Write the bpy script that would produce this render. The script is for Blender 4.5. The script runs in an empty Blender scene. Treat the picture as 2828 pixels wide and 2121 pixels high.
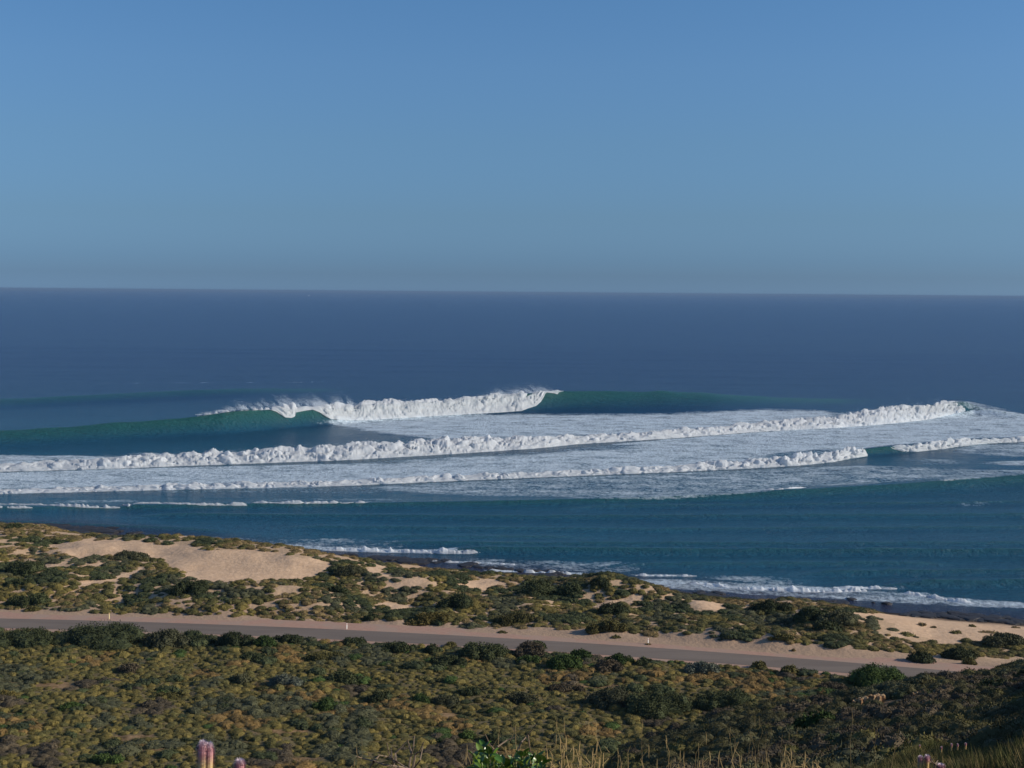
import bpy, math, random
import numpy as np
from mathutils import Matrix, Vector
random.seed(7); rng = np.random.default_rng(7)
scn = bpy.context.scene
C = scn.collection

# ------------------------------------------------------------------ camera, world, sun, exposure
W, H, F = 2828.0, 2121.0, 3885.0
EYE = np.array([0.0, 0.0, 62.0])
PH = math.atan((1060.5 - 806.5) / F); RO = math.radians(0.466)
fw = np.array([0, math.cos(PH), -math.sin(PH)]); r0 = np.array([1.0, 0, 0]); u0 = np.array([0, math.sin(PH), math.cos(PH)])
rt = math.cos(RO) * r0 + math.sin(RO) * u0; up = math.cos(RO) * u0 - math.sin(RO) * r0
cd = bpy.data.cameras.new('camera'); cam = bpy.data.objects.new('camera', cd); C.objects.link(cam); scn.camera = cam
cd.sensor_width = 36; cd.lens = F * 36 / W; cd.clip_start = 0.1; cd.clip_end = 200000
M4 = Matrix(((rt[0], up[0], -fw[0], EYE[0]), (rt[1], up[1], -fw[1], EYE[1]), (rt[2], up[2], -fw[2], EYE[2]), (0, 0, 0, 1)))
cam.matrix_world = M4

SUN_EL, SUN_AZ = math.radians(24), math.radians(-4)      # azimuth: from +X (right) turned towards +Y (sea)
world = bpy.data.worlds.new('World'); scn.world = world; world.use_nodes = True
wn, wl = world.node_tree.nodes, world.node_tree.links; wn.clear()
sky = wn.new('ShaderNodeTexSky'); sky.sky_type = 'NISHITA'; sky.sun_disc = False
sky.sun_elevation = SUN_EL; sky.sun_rotation = math.radians(90) - SUN_AZ; sky.altitude = 60
sky.air_density = 1.0; sky.dust_density = 0.8; sky.ozone_density = 2.5
tc = wn.new('ShaderNodeTexCoord'); sp = wn.new('ShaderNodeSeparateXYZ'); wl.new(tc.outputs['Generated'], sp.inputs[0])
mx = wn.new('ShaderNodeMath'); mx.operation = 'MAXIMUM'; mx.inputs[1].default_value = 0.012; wl.new(sp.outputs[2], mx.inputs[0])
cb = wn.new('ShaderNodeCombineXYZ'); wl.new(sp.outputs[0], cb.inputs[0]); wl.new(sp.outputs[1], cb.inputs[1]); wl.new(mx.outputs[0], cb.inputs[2])
wl.new(cb.outputs[0], sky.inputs[0])
ramp = wn.new('ShaderNodeValToRGB'); ramp.color_ramp.interpolation = 'LINEAR'
SKY_STOPS = [(0.0, (0.40, 0.70, 1.46)), (0.022, (0.355, 0.635, 1.29)), (0.053, (0.385, 0.615, 1.05)), (0.104, (0.46, 0.685, 1.00)), (0.155, (0.515, 0.755, 1.05)), (0.2, (0.515, 0.785, 1.07)), (0.5, (0.55, 0.8, 1.1)), (1.0, (0.8, 0.95, 1.1))]
els = ramp.color_ramp.elements
els[0].position = 0.0; els[0].color = (*SKY_STOPS[0][1], 1); els[1].position = 1.0; els[1].color = (*SKY_STOPS[-1][1], 1)
for p, c in SKY_STOPS[1:-1]:
    e = els.new(p); e.color = (*c, 1)
wl.new(sp.outputs[2], ramp.inputs[0])
mul = wn.new('ShaderNodeMixRGB'); mul.blend_type = 'MULTIPLY'; mul.inputs[0].default_value = 1
wl.new(sky.outputs[0], mul.inputs[1]); wl.new(ramp.outputs[0], mul.inputs[2])
bg = wn.new('ShaderNodeBackground'); bg.inputs[1].default_value = 0.10; wl.new(mul.outputs[0], bg.inputs[0])
wo = wn.new('ShaderNodeOutputWorld'); wl.new(bg.outputs[0], wo.inputs[0])

sd = bpy.data.lights.new('sun', 'SUN'); sd.energy = 4.5; sd.angle = math.radians(0.55); sd.color = (1.0, 0.91, 0.77)
so = bpy.data.objects.new('sun', sd); C.objects.link(so)
SDIR = Vector((math.cos(SUN_EL) * math.cos(SUN_AZ), math.cos(SUN_EL) * math.sin(SUN_AZ), math.sin(SUN_EL)))
so.rotation_euler = SDIR.to_track_quat('Z', 'Y').to_euler(); so.location = SDIR * 200
vs = scn.view_settings; vs.view_transform = 'Standard'; vs.look = 'None'; vs.gamma = 1; vs.use_curve_mapping = False; vs.exposure = 0.0
HAZE = 4.4e-5
scn.cycles.use_denoising = True
scn.cycles.max_bounces = 6; scn.cycles.volume_bounces = 0; scn.cycles.transparent_max_bounces = 6

# ------------------------------------------------------------------ geometry of the view (used to survey positions into world space)
def ray(px, py):
    px = np.asarray(px, float); py = np.asarray(py, float)
    return fw + ((px - 1414) / F)[..., None] * rt - ((py - 1060.5) / F)[..., None] * up
def at(px, py, z=0.0):
    d = ray(px, py); t = (z - EYE[2]) / d[..., 2]
    return EYE + d * t[..., None]
def atY(px, py, Y):
    d = ray(px, py); t = np.asarray(Y) / d[..., 1]
    return EYE + d * t[..., None]
def project(X, Y, Z):
    v = np.stack([X, Y, Z - EYE[2]], -1)
    f = np.maximum(v @ fw, 1e-3)
    return 1414 + F * (v @ rt) / f, 1060.5 - F * (v @ up) / f

# ------------------------------------------------------------------ noise
def _h(ix, iy, s):
    n = (ix.astype(np.int64) * 374761393 + iy.astype(np.int64) * 668265263 + s * 974634777) & 0xFFFFFFFF
    n = ((n ^ (n >> 13)) * 1274126177) & 0xFFFFFFFF
    return ((n ^ (n >> 16)) & 0xFFFF) / 32767.5 - 1.0
def vn(x, y, s=0):
    ix = np.floor(x); iy = np.floor(y); fx = x - ix; fy = y - iy
    fx = fx * fx * fx * (fx * (fx * 6 - 15) + 10); fy = fy * fy * fy * (fy * (fy * 6 - 15) + 10)
    a = _h(ix, iy, s); b = _h(ix + 1, iy, s); c = _h(ix, iy + 1, s); d = _h(ix + 1, iy + 1, s)
    return (a + (b - a) * fx) * (1 - fy) + (c + (d - c) * fx) * fy
def fbm(x, y, o=4, s=0, g=0.5):
    r = 0; a = 1; n = 0
    for k in range(o):
        r = r + a * vn(x * 2 ** k + 17.3 * k, y * 2 ** k - 9.1 * k, s + k); n += a; a *= g
    return r / n
def sstep(a, b, x):
    t = np.clip((x - a) / (b - a), 0, 1); return t * t * (3 - 2 * t)

# ------------------------------------------------------------------ mesh helpers
def mesh_np(name, V, Fq, mats=(), smooth=True, attrs=None, tri=False):
    k = Fq.shape[1]
    me = bpy.data.meshes.new(name)
    me.vertices.add(len(V)); me.vertices.foreach_set('co', np.ascontiguousarray(V, dtype=np.float32).ravel())
    me.loops.add(Fq.size); me.loops.foreach_set('vertex_index', np.ascontiguousarray(Fq, dtype=np.int32).ravel())
    me.polygons.add(len(Fq)); me.polygons.foreach_set('loop_start', np.arange(0, Fq.size, k, dtype=np.int32))
    me.polygons.foreach_set('use_smooth', np.full(len(Fq), smooth, dtype=bool))
    for n, a in (attrs or {}).items():
        a = np.ascontiguousarray(a, dtype=np.float32)
        if a.ndim == 1:
            at_ = me.attributes.new(n, 'FLOAT', 'POINT'); at_.data.foreach_set('value', a)
        else:
            at_ = me.attributes.new(n, 'FLOAT_COLOR', 'POINT'); at_.data.foreach_set('color', np.concatenate([a, np.ones((len(a), 1), np.float32)], 1).ravel())
    for m in mats: me.materials.append(m)
    me.update(calc_edges=True)
    return me
def grid_faces(nr, nc):
    i = np.arange(nr - 1)[:, None] * nc + np.arange(nc - 1)[None, :]
    i = i.ravel(); return np.stack([i, i + 1, i + nc + 1, i + nc], 1)
def link(name, me, parent=None, **kw):
    o = bpy.data.objects.new(name, me); C.objects.link(o)
    if parent is not None: o.parent = parent
    for k, v in kw.items():
        if v is not None: o[k] = v
    return o
def thing(name, loc, label, category, group=None, rz=0):
    o = link(name, None, None, label=label, category=category, group=group); o.location = loc; o.rotation_euler.z = rz
    return o
class MB:
    def __init__(s): s.v = []; s.f = []; s.n = 0
    def add(s, V, Fq):
        V = np.asarray(V, float); s.v.append(V); s.f.append(np.asarray(Fq) + s.n); s.n += len(V)
    def tube(s, pts, rad, k=6):
        pts = np.asarray(pts, float); n = len(pts); rad = np.broadcast_to(rad, n)
        T = np.gradient(pts, axis=0); T /= np.linalg.norm(T, axis=1)[:, None] + 1e-9
        ref = np.array([0.31, 0.95, 0.05]) if abs(T[0][1]) < .9 else np.array([1.0, 0, 0])
        A = np.cross(T, ref); A /= np.linalg.norm(A, axis=1)[:, None]; B = np.cross(T, A)
        a = np.arange(k) * 2 * np.pi / k
        V = (pts[:, None] + rad[:, None, None] * (np.cos(a)[None, :, None] * A[:, None] + np.sin(a)[None, :, None] * B[:, None])).reshape(-1, 3)
        f = []
        for i in range(n - 1):
            for j in range(k):
                f.append((i * k + j, i * k + (j + 1) % k, (i + 1) * k + (j + 1) % k, (i + 1) * k + j))
        c0 = len(V); V = np.vstack([V, pts[-1:] + T[-1:] * rad[-1]])
        for j in range(k): f.append(((n - 1) * k + j, (n - 1) * k + (j + 1) % k, c0, c0))
        s.addmix(V, f)
    def addmix(s, V, f):
        s.v.append(np.asarray(V, float)); s.f.append(np.asarray(f) + s.n); s.n += len(V)
    def box(s, c, d, rz=0):
        c = np.asarray(c, float); d = np.asarray(d, float) / 2
        V = np.array([[x, y, z] for z in (-1, 1) for y in (-1, 1) for x in (-1, 1)]) * d
        R = np.array([[math.cos(rz), -math.sin(rz), 0], [math.sin(rz), math.cos(rz), 0], [0, 0, 1]])
        s.add(V @ R.T + c, [(0, 2, 3, 1), (4, 5, 7, 6), (0, 1, 5, 4), (2, 6, 7, 3), (0, 4, 6, 2), (1, 3, 7, 5)])
    def mesh(s, name, mat, smooth=False, attrs=None):
        me = bpy.data.meshes.new(name)
        V = np.concatenate(s.v); fl = []
        for f in s.f:
            for q in f.tolist():
                r = []
                for i in q:
                    if i not in r: r.append(i)
                if len(r) > 2: fl.append(r)
        me.from_pydata(V.tolist(), [], fl); me.materials.append(mat)
        me.polygons.foreach_set('use_smooth', [smooth] * len(me.polygons))
        return me

# ------------------------------------------------------------------ material helpers
def newmat(name):
    m = bpy.data.materials.new(name); m.use_nodes = True
    n = m.node_tree.nodes; l = m.node_tree.links; b = n['Principled BSDF']
    return m, n, l, b
def N(n, t, **kw):
    o = n.new(t)
    for k, v in kw.items(): setattr(o, k, v)
    return o
def noise(n, l, vec, scale, detail=3, rough=.55, scl=None):
    t = n.new('ShaderNodeTexNoise'); t.inputs['Scale'].default_value = scale; t.inputs['Detail'].default_value = detail; t.inputs['Roughness'].default_value = rough
    if scl is not None:
        mp = n.new('ShaderNodeMapping'); mp.inputs['Scale'].default_value = scl; l.new(vec, mp.inputs[0]); l.new(mp.outputs[0], t.inputs['Vector'])
    else: l.new(vec, t.inputs['Vector'])
    return t.outputs['Fac']
def mixc(n, l, fac, a, b):
    m = n.new('ShaderNodeMixRGB')
    for i, v in enumerate((fac, a, b)):
        if hasattr(v, 'is_linked'): l.new(v, m.inputs[i])
        elif i == 0: m.inputs[0].default_value = v
        else: m.inputs[i].default_value = (*v, 1)
    return m.outputs[0]
def mrange(n, l, v, a, b, c=0.0, d=1.0, smooth=True):
    m = n.new('ShaderNodeMapRange'); m.interpolation_type = 'SMOOTHSTEP' if smooth else 'LINEAR'
    l.new(v, m.inputs[0]); 
    for i, x in zip((1, 2, 3, 4), (a, b, c, d)): m.inputs[i].default_value = x
    return m.outputs[0]
def math_(n, l, op, a, b):
    m = n.new('ShaderNodeMath'); m.operation = op
    for i, v in enumerate((a, b)):
        if hasattr(v, 'is_linked'): l.new(v, m.inputs[i])
        else: m.inputs[i].default_value = v
    return m.outputs[0]
def attr(n, name, col=False):
    a = n.new('ShaderNodeAttribute'); a.attribute_name = name
    return a.outputs['Color' if col else 'Fac']
def bump(n, l, b, h, strength, dist, prev=None):
    bm = n.new('ShaderNodeBump'); bm.inputs['Strength'].default_value = strength; bm.inputs['Distance'].default_value = dist
    l.new(h, bm.inputs['Height'])
    if prev is not None: l.new(prev, bm.inputs['Normal'])
    if b is not None: l.new(bm.outputs[0], b.inputs['Normal'])
    return bm.outputs[0]

# ================================================================== TERRAIN
def interp_tab(tab, px): 
    a = np.array(tab, float); return np.interp(px, a[:, 0], a[:, 1])
def poly_line_y(pts, z=0.0):
    """(px,y) survey points on plane z -> function Y(X), extended straight past both ends"""
    a = np.array(pts, float); P = at(a[:, 0], a[:, 1], z); X, Y = P[:, 0], P[:, 1]
    def fn(x):
        y = np.interp(x, X, Y)
        sl = (Y[1] - Y[0]) / (X[1] - X[0]); sr = (Y[-1] - Y[-2]) / (X[-1] - X[-2])
        return np.where(x < X[0], Y[0] + (x - X[0]) * sl, np.where(x > X[-1], Y[-1] + (x - X[-1]) * sr, y))
    return fn
ROADZ = 5.0
_ry = [(0, 1707), (528, 1724), (958, 1741), (1400, 1763), (1850, 1791), (2400, 1831), (2735, 1866)]
_P = at(np.array([p[0] for p in _ry], float), np.array([p[1] for p in _ry], float), ROADZ)
_rc = np.polyfit(_P[:, 0], _P[:, 1], 2)
def road_far(X): return np.polyval(_rc, X)
_sp = [(0, 1462), (150, 1466), (600, 1508), (1000, 1556), (1200, 1572), (1500, 1594), (1900, 1640), (2300, 1672), (2450, 1690), (2600, 1702), (2828, 1719)]
shore = poly_line_y(_sp, 0.0)

NEARPX = [-600, 1450, 1600, 1750, 2000, 2400, 2600, 2828, 3150, 3600]
DK = np.array([0, 3, 8, 12, 16, 20, 24, 30, 40, 50, 70, 90, 105, 120, 135, 150, 170, 190], float)
def prof(d): a = np.array(d, float); return np.interp(DK, a[:, 0], a[:, 1])
Lp = prof([(0, 60.4), (3, 60.15), (8, 58.7), (12, 57), (20, 53), (35, 45.5), (50, 38), (70, 28.5), (90, 20), (110, 12.5), (130, 8), (150, 5.6), (165, 5), (190, 5)])
PROF = np.array([Lp, Lp,
    prof([(0, 60.4), (3, 60.15), (8, 58.7), (12, 57.1), (20, 53.5), (35, 47), (50, 41.5), (70, 35), (90, 28.5), (100, 24), (110, 19), (130, 10.5), (150, 6), (170, 5), (190, 5)]),
    prof([(0, 60.4), (3, 60.15), (8, 58.8), (12, 57.2), (20, 54), (35, 48.5), (50, 43.5), (70, 37.3), (85, 33), (95, 30.8), (105, 27.5), (115, 22), (130, 13), (150, 6.5), (170, 5), (190, 5)]),
    prof([(0, 60.4), (3, 60.15), (8, 58.8), (12, 57.3), (20, 54.4), (35, 49.3), (50, 44.4), (70, 38.4), (90, 33.5), (105, 29.9), (115, 27), (125, 22.5), (145, 11.5), (165, 5.5), (175, 5), (190, 5)]),
    prof([(0, 60.4), (3, 60.15), (8, 59), (12, 57.7), (20, 54.9), (35, 49.7), (50, 45.2), (70, 39.9), (90, 35), (110, 30.4), (120, 27.3), (135, 20), (155, 9), (175, 5), (190, 5)]),
    prof([(0, 60.4), (3, 60.15), (8, 59), (14, 57.2), (20, 55.4), (24, 54.2), (30, 51.9), (40, 48.5), (50, 45.8), (70, 40.6), (90, 35.8), (112, 31), (125, 27.5), (145, 17), (170, 6), (180, 5), (190, 5)]),
    prof([(0, 60.4), (3, 60.2), (8, 59.2), (12, 57.95), (20, 55.35), (26, 53.2), (35, 50.5), (50, 46.2), (60, 43.6), (80, 38.5), (100, 33.6), (120, 29.4), (135, 26.2), (145, 22), (165, 11), (185, 5), (190, 5)]),
    prof([(0, 60.4), (8, 59.4), (20, 56.6), (35, 51.5), (60, 45.5), (80, 40.7), (100, 36), (120, 31), (140, 24), (165, 12), (190, 5)]),
    prof([(0, 60.4), (8, 59.8), (20, 57.5), (40, 53), (70, 47.5), (100, 42.5), (130, 33), (160, 18), (190, 8)])])  # last two columns, out of view, raised as a hill to shade the spur
NP_ = np.array(NEARPX, float)
def near_z(X, Y):
    Yc = np.maximum(Y, 0.0)
    px = 1414 + F * X / np.maximum(Yc, 6.0)
    px = np.clip(px, -600, 3600)
    j = np.clip(np.searchsorted(NP_, px) - 1, 0, len(NP_) - 2); t = (px - NP_[j]) / (NP_[j + 1] - NP_[j])
    t = np.where(j > 0, t, t)
    i = np.clip(np.searchsorted(DK, Yc, side='right') - 1, 0, len(DK) - 2); s = np.clip((Yc - DK[i]) / (DK[i + 1] - DK[i]), 0, 1)
    z = (PROF[j, i] * (1 - s) + PROF[j, i + 1] * s) * (1 - t) + (PROF[j + 1, i] * (1 - s) + PROF[j + 1, i + 1] * s) * t
    return z
SKYL = [(-400, 1446), (0, 1460), (150, 1466), (300, 1478), (420, 1484), (560, 1487), (700, 1500), (800, 1510), (900, 1532), (1000, 1552), (1100, 1570), (1250, 1588), (1330, 1600), (1420, 1602), (1560, 1612), (1680, 1606), (1760, 1612),
        (1850, 1634), (2000, 1662), (2120, 1674), (2350, 1690), (2450, 1712), (2600, 1745), (2828, 1765), (3200, 1790)]
def terrain(X, Y):
    X = np.asarray(X, float); Y = np.asarray(Y, float)
    zn = near_z(X, Y)
    rf = road_far(X); sh = shore(X)
    s = (Y - rf) / np.maximum(sh - rf, 20)
    # dune belt: the crest line is where the dunes meet the sea in view
    px0 = 1414 + F * X / np.maximum(Y, 50)
    sc = np.interp(px0, [0, 1400, 2100, 2400, 2828], [0.60, 0.62, 0.55, 0.45, 0.45])
    Yc = rf + sc * (sh - rf)
    zc = atY(px0, np.interp(px0, [p[0] for p in SKYL], [p[1] for p in SKYL]), Yc)[..., 2]
    zc = np.clip(zc, 1.5, 13) - 0.5
    dune = np.where(s < sc, 5 + (zc - 5) * sstep(0.05, 1, s / sc), zc * (1 - sstep(0.0, 1.0, (s - sc) / (1 - sc))))
    bowl = np.exp(-(((px0 - 640) / 330) ** 2)) * np.exp(-(((s - 0.40) / 0.13) ** 2)) * 0.9
    fr = np.exp(-(((s - 0.2) / 0.09) ** 2)) * (0.9 + 0.8 * vn(X / 14, Y / 30, 3)) * np.interp(px0, [0, 2200, 2700], [1, 1, .5])
    env = sstep(0.03, 0.12, s) * (1 - sstep(0.8, 1.0, s)) * np.interp(px0, [0, 2250, 2450, 3000], [1, 1, .25, .25])
    damp = 1 - 0.8 * np.exp(-(((s - sc) / 0.08) ** 2)) * np.interp(px0, [0, 1200, 1400], [1, 1, .3])
    rough = (1.9 * fbm(X / 19, Y / 15, 3, 11) + 0.9 * (0.5 - np.abs(fbm(X / 8, Y / 7, 3, 23))) ) * damp
    hollow = 1 - 0.8 * np.exp(-(((px0 - 640) / 300) ** 2)) * np.exp(-(((s - 0.42) / 0.13) ** 2))
    zd = dune + env * (rough * hollow + fr) - bowl * env
    zd = np.where(s > 0.97, np.minimum(zd, (1.0 - s) * 10 - 0.3 * (s > 1)), zd)
    zd = np.where(s > 1.0, np.maximum(-2.0, -(s - 1.0) * 40), zd)
    k = sstep(rf + 0.5 - 3, rf + 4, Y)
    pl = 0.7 * fbm(X / 7, Y / 9, 3, 5) * sstep(120, 160, Y) * (1 - sstep(rf - 13, rf - 9, Y)) + 0.5 * fbm(X / 16, Y / 16, 3, 9) * (1 - sstep(120, 150, Y)) * sstep(25, 50, Y) \
        + 0.05 * fbm(X / 1.5, Y / 1.5, 2, 9) * (1 - sstep(25, 50, Y))
    zn = zn + pl
    zn = np.where((Y > rf - 9.5) & (np.abs(X) < 130), np.minimum(zn, 5.0) * 1.0, zn)
    return zn * (1 - k) + zd * k
def ground_hit(px, py, lo=4.0, hi=420.0):
    d = ray(px, py); t = np.arange(lo, hi, 0.5)
    P = EYE + d[None] * (t / d[1])[:, None]
    g = terrain(P[:, 0], P[:, 1]); i = np.argmax(P[:, 2] < g)
    if not (P[i, 2] < g[i]): i = len(t) - 1
    return P[i, 0], P[i, 1], float(g[i])

# ------------------------------------------------------------------ sand mask (survey polygons turned into world ground areas)
def inpoly(x, y, poly):
    ins = np.zeros(x.shape, bool); n = len(poly); j = n - 1
    for i in range(n):
        xi, yi = poly[i]; xj, yj = poly[j]
        c = ((yi > y) != (yj > y)) & (x < (xj - xi) * (y - yi) / (yj - yi + 1e-12) + xi)
        ins ^= c; j = i
    return ins
SAND = [
    [(150, 1516), (163, 1507), (245, 1490), (430, 1500), (520, 1506), (540, 1520), (600, 1522), (700, 1518), (790, 1528), (830, 1545), (915, 1549), (915, 1562), (859, 1590), (773, 1607), (650, 1606), (580, 1603), (515, 1592), (440, 1553), (378, 1529), (300, 1538), (200, 1544)],
    [(95, 1572), (130, 1556), (185, 1548), (180, 1556), (120, 1578)], [(215, 1570), (260, 1548), (290, 1548), (270, 1566)],
    [(310, 1612), (345, 1590), (400, 1565), (405, 1574), (370, 1598)], [(165, 1612), (240, 1606), (330, 1598), (330, 1606), (230, 1618)],
    [(1060, 1612), (1085, 1606), (1150, 1590), (1190, 1606), (1130, 1622), (1070, 1626)], [(1000, 1570), (1030, 1560), (1075, 1580), (1060, 1592), (1020, 1588)],
    [(1280, 1618), (1290, 1602), (1360, 1598), (1395, 1612), (1350, 1626), (1300, 1628)], [(1330, 1660), (1322, 1650), (1335, 1628), (1350, 1628), (1340, 1645)],
    [(1640, 1680), (1680, 1652), (1740, 1640), (1790, 1648), (1780, 1662), (1720, 1662), (1670, 1690)], [(1540, 1625), (1600, 1618), (1610, 1628), (1560, 1632)],
    [(2330, 1690), (2372, 1690), (2600, 1705), (2840, 1718), (3000, 1740), (3000, 1775), (2828, 1762), (2690, 1772), (2600, 1780), (2560, 1762), (2500, 1760), (2440, 1765), (2470, 1740), (2440, 1712), (2380, 1700)],
    [(1060, 1668), (1100, 1664), (1180, 1676), (1150, 1684), (1080, 1680)], [(1880, 1650), (1930, 1652), (2010, 1672), (1990, 1690), (1900, 1668)],
]
SOIL_BARE = [(140, 1895, 110, 12), (370, 2040, 60, 10), (470, 2070, 80, 9), (1260, 1975, 50, 8), (2470, 1945, 90, 14), (2430, 1965, 60, 12), (1650, 1895, 90, 10), (780, 2020, 110, 8), (830, 2100, 60, 10), (330, 1790, 60, 4), (2450, 1880, 40, 5)]
def masks(X, Y):
    Z = terrain(X, Y); px, py = project(X, Y, Z)
    jx = px + 30 * fbm(X / 5, Y / 5, 3, 41); jy = py + 9 * fbm(X / 5, Y / 5, 3, 47)
    sand = np.zeros(X.shape)
    for p in SAND: sand = np.maximum(sand, inpoly(jx, jy, p).astype(float))
    rf = road_far(X); sh = shore(X)
    dune = sstep(rf + 2, rf + 6, Y)
    verge = (Y > rf - 1) & (Y < rf + 6.6 + 2.6 * fbm(X / 6, Y / 40, 3, 61) + 1.5 * vn(X / 1.8, Y / 5, 5))
    near = ((Y < rf - 6.5) & (Y > rf - 8.6 + 0.8 * vn(X / 4, X * 0, 8)))
    beach = (Y > sh - 14 + 4 * fbm(X / 9, Y / 9, 3, 4)) & (Y > rf + 30)
    s = (Y - rf) / np.maximum(sh - rf, 20)
    back = s > 0.72
    bare = np.zeros(X.shape)
    for (bx, by, w, h) in SOIL_BARE: bare = np.maximum(bare, np.exp(-((jx - bx) / w) ** 2 - ((jy - by) / h) ** 2))
    return Z, px, py, sand, dune, verge, near, beach, back, bare

# terrain mesh
nc, D0 = 440, 12.0
rows = np.concatenate([np.linspace(-10, 30, 60)[:-1], np.linspace(30, 150, 130)[:-1], np.linspace(150, 232, 120)[:-1], np.linspace(232, 440, 300)])
u = np.linspace(-0.62, 0.62, nc)
YY, UU = np.meshgrid(rows, u, indexing='ij'); XX = UU * (np.maximum(YY, -8) + D0 + 4)
Z, px, py, sand, dune, verge, near, beach, back, bare = masks(XX.ravel(), YY.ravel())
m_ground, n, l, b = newmat('ground_soil')
geo = N(n, 'ShaderNodeNewGeometry').outputs['Position']
nz = noise(n, l, geo, 0.9, 5); nf = noise(n, l, geo, 7.0, 4)
soil = mixc(n, l, mrange(n, l, nz, .35, .65), (0.17, 0.105, 0.045), (0.30, 0.19, 0.10))
sandc = mixc(n, l, mrange(n, l, nz, .3, .7), (0.56, 0.37, 0.23), (0.66, 0.45, 0.285))
veg = mixc(n, l, mrange(n, l, nf, .35, .6), (0.075, 0.065, 0.03), (0.20, 0.15, 0.07))
dn = attr(n, 'dune'); sa = attr(n, 'sand'); br = attr(n, 'bare'); wt = attr(n, 'wet')
c1 = mixc(n, l, mrange(n, l, math_(n, l, 'ADD', br, math_(n, l, 'MULTIPLY', math_(n, l, 'SUBTRACT', nz, 0.5), 1.5)), .35, .65), veg, soil)
c2 = mixc(n, l, math_(n, l, 'MULTIPLY', dn, 0.75), c1, sandc)
c3 = mixc(n, l, mrange(n, l, math_(n, l, 'ADD', sa, math_(n, l, 'MULTIPLY', math_(n, l, 'SUBTRACT', nf, 0.5), 0.4)), .35, .65), c2, sandc)
c3 = mixc(n, l, math_(n, l, 'MULTIPLY', attr(n, 'verge'), .8), c3, (0.36, 0.245, 0.165))
c4 = mixc(n, l, wt, c3, (0.020, 0.015, 0.013))
l.new(c4, b.inputs['Base Color']); b.inputs['Roughness'].default_value = 0.95; b.inputs['Specular IOR Level'].default_value = 0.15
p1 = bump(n, l, None, nf, 0.6, 0.06); bump(n, l, b, noise(n, l, geo, 1.3, 4), 0.6, 0.25, p1)
shv = shore(XX.ravel())
wet = sstep(shv - 7, shv - 1, YY.ravel() + 3 * fbm(XX.ravel() / 6, YY.ravel() / 6, 3, 90))
sandm = np.clip(sand + verge + near * 1.0 + (beach & (wet < .5)), 0, 1)
me = mesh_np('ground', np.stack([XX.ravel(), YY.ravel(), Z], 1), grid_faces(len(rows), nc), [m_ground], True,
             dict(verge=(1 - sstep(6, 16, YY.ravel() - road_far(XX.ravel()))) * (YY.ravel() > road_far(XX.ravel()) - 9), dune=dune, sand=sandm, bare=bare, wet=wet))
link('ground', me, kind='structure')

# ------------------------------------------------------------------ road, shoulder
def strip(name, o0, o1, z, mat):
    xs = np.linspace(-150, 130, 281); V = []
    for x in xs:
        y = road_far(x); V += [(x, y + o0, z), (x, y + o1, z)]
    i = np.arange(280) * 2
    me = mesh_np(name, np.array(V), np.stack([i, i + 2, i + 3, i + 1], 1), [mat], True); return link(name, me, kind='structure')
m_gravel, n, l, b = newmat('pink_gravel'); g = N(n, 'ShaderNodeNewGeometry').outputs['Position']
gc = mixc(n, l, mrange(n, l, noise(n, l, g, 3.0, 5, scl=(.4, 1.5, 1)), .35, .65), (0.37, 0.205, 0.14), (0.44, 0.265, 0.185))
gc = mixc(n, l, mrange(n, l, noise(n, l, g, .25, 3), .4, .7), gc, (0.37, 0.25, 0.18))
l.new(gc, b.inputs['Base Color']); b.inputs['Roughness'].default_value = .95; bump(n, l, b, noise(n, l, g, 14, 3), .5, .03)
m_asph, n, l, b = newmat('asphalt'); g = N(n, 'ShaderNodeNewGeometry').outputs['Position']
gc = mixc(n, l, mrange(n, l, noise(n, l, g, .5, 5, scl=(.15, 1, 1)), .3, .7), (0.148, 0.112, 0.085), (0.185, 0.142, 0.108))
l.new(gc, b.inputs['Base Color']); b.inputs['Roughness'].default_value = .85; bump(n, l, b, noise(n, l, g, 30, 3), .3, .01)
strip('road_shoulder', -8.3, 5.0, ROADZ + 0.012, m_gravel)
strip('road', -6.8, 0.0, ROADZ + 0.03, m_asph)

# guide posts
m_post, n, l, b = newmat('white_post_paint'); b.inputs['Base Color'].default_value = (.8, .79, .74, 1); b.inputs['Roughness'].default_value = .5
m_posty, n, l, b = newmat('yellowed_post_paint'); b.inputs['Base Color'].default_value = (.72, .6, .3, 1); b.inputs['Roughness'].default_value = .6
m_refl, n, l, b = newmat('red_reflector'); b.inputs['Base Color'].default_value = (.45, .03, .02, 1); b.inputs['Roughness'].default_value = .25
for (gx, gy, mt, hh, lab) in [(302, 1709, m_posty, 1.05, 'yellowed roadside guide post rising behind the large dark green thicket'),
                          (958, 1737, m_post, 0.98, 'white roadside guide post on the pink gravel shoulder behind the middle of the road'),
                          (1790, 1777, m_post, 0.85, 'white guide post beside a small dry tuft on the road shoulder')]:
    P = at(np.float64(gx), np.float64(gy), ROADZ + .03)
    t = thing('guide_post', (P[0], P[1], ROADZ), lab, 'guide post', 'guide posts along the road shoulder', rz=.7)
    mb = MB(); w = .15
    mb.box((0, 0, hh / 2), (w, .045, hh)); mb.box((0, 0, hh + .012), (w * .8, .04, .024)); link('post', mb.mesh('post', mt), t)
    mb = MB(); mb.box((0, -.026, hh - .14), (w * .6, .008, .12)); link('reflector', mb.mesh('reflector', m_refl), t)

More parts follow.
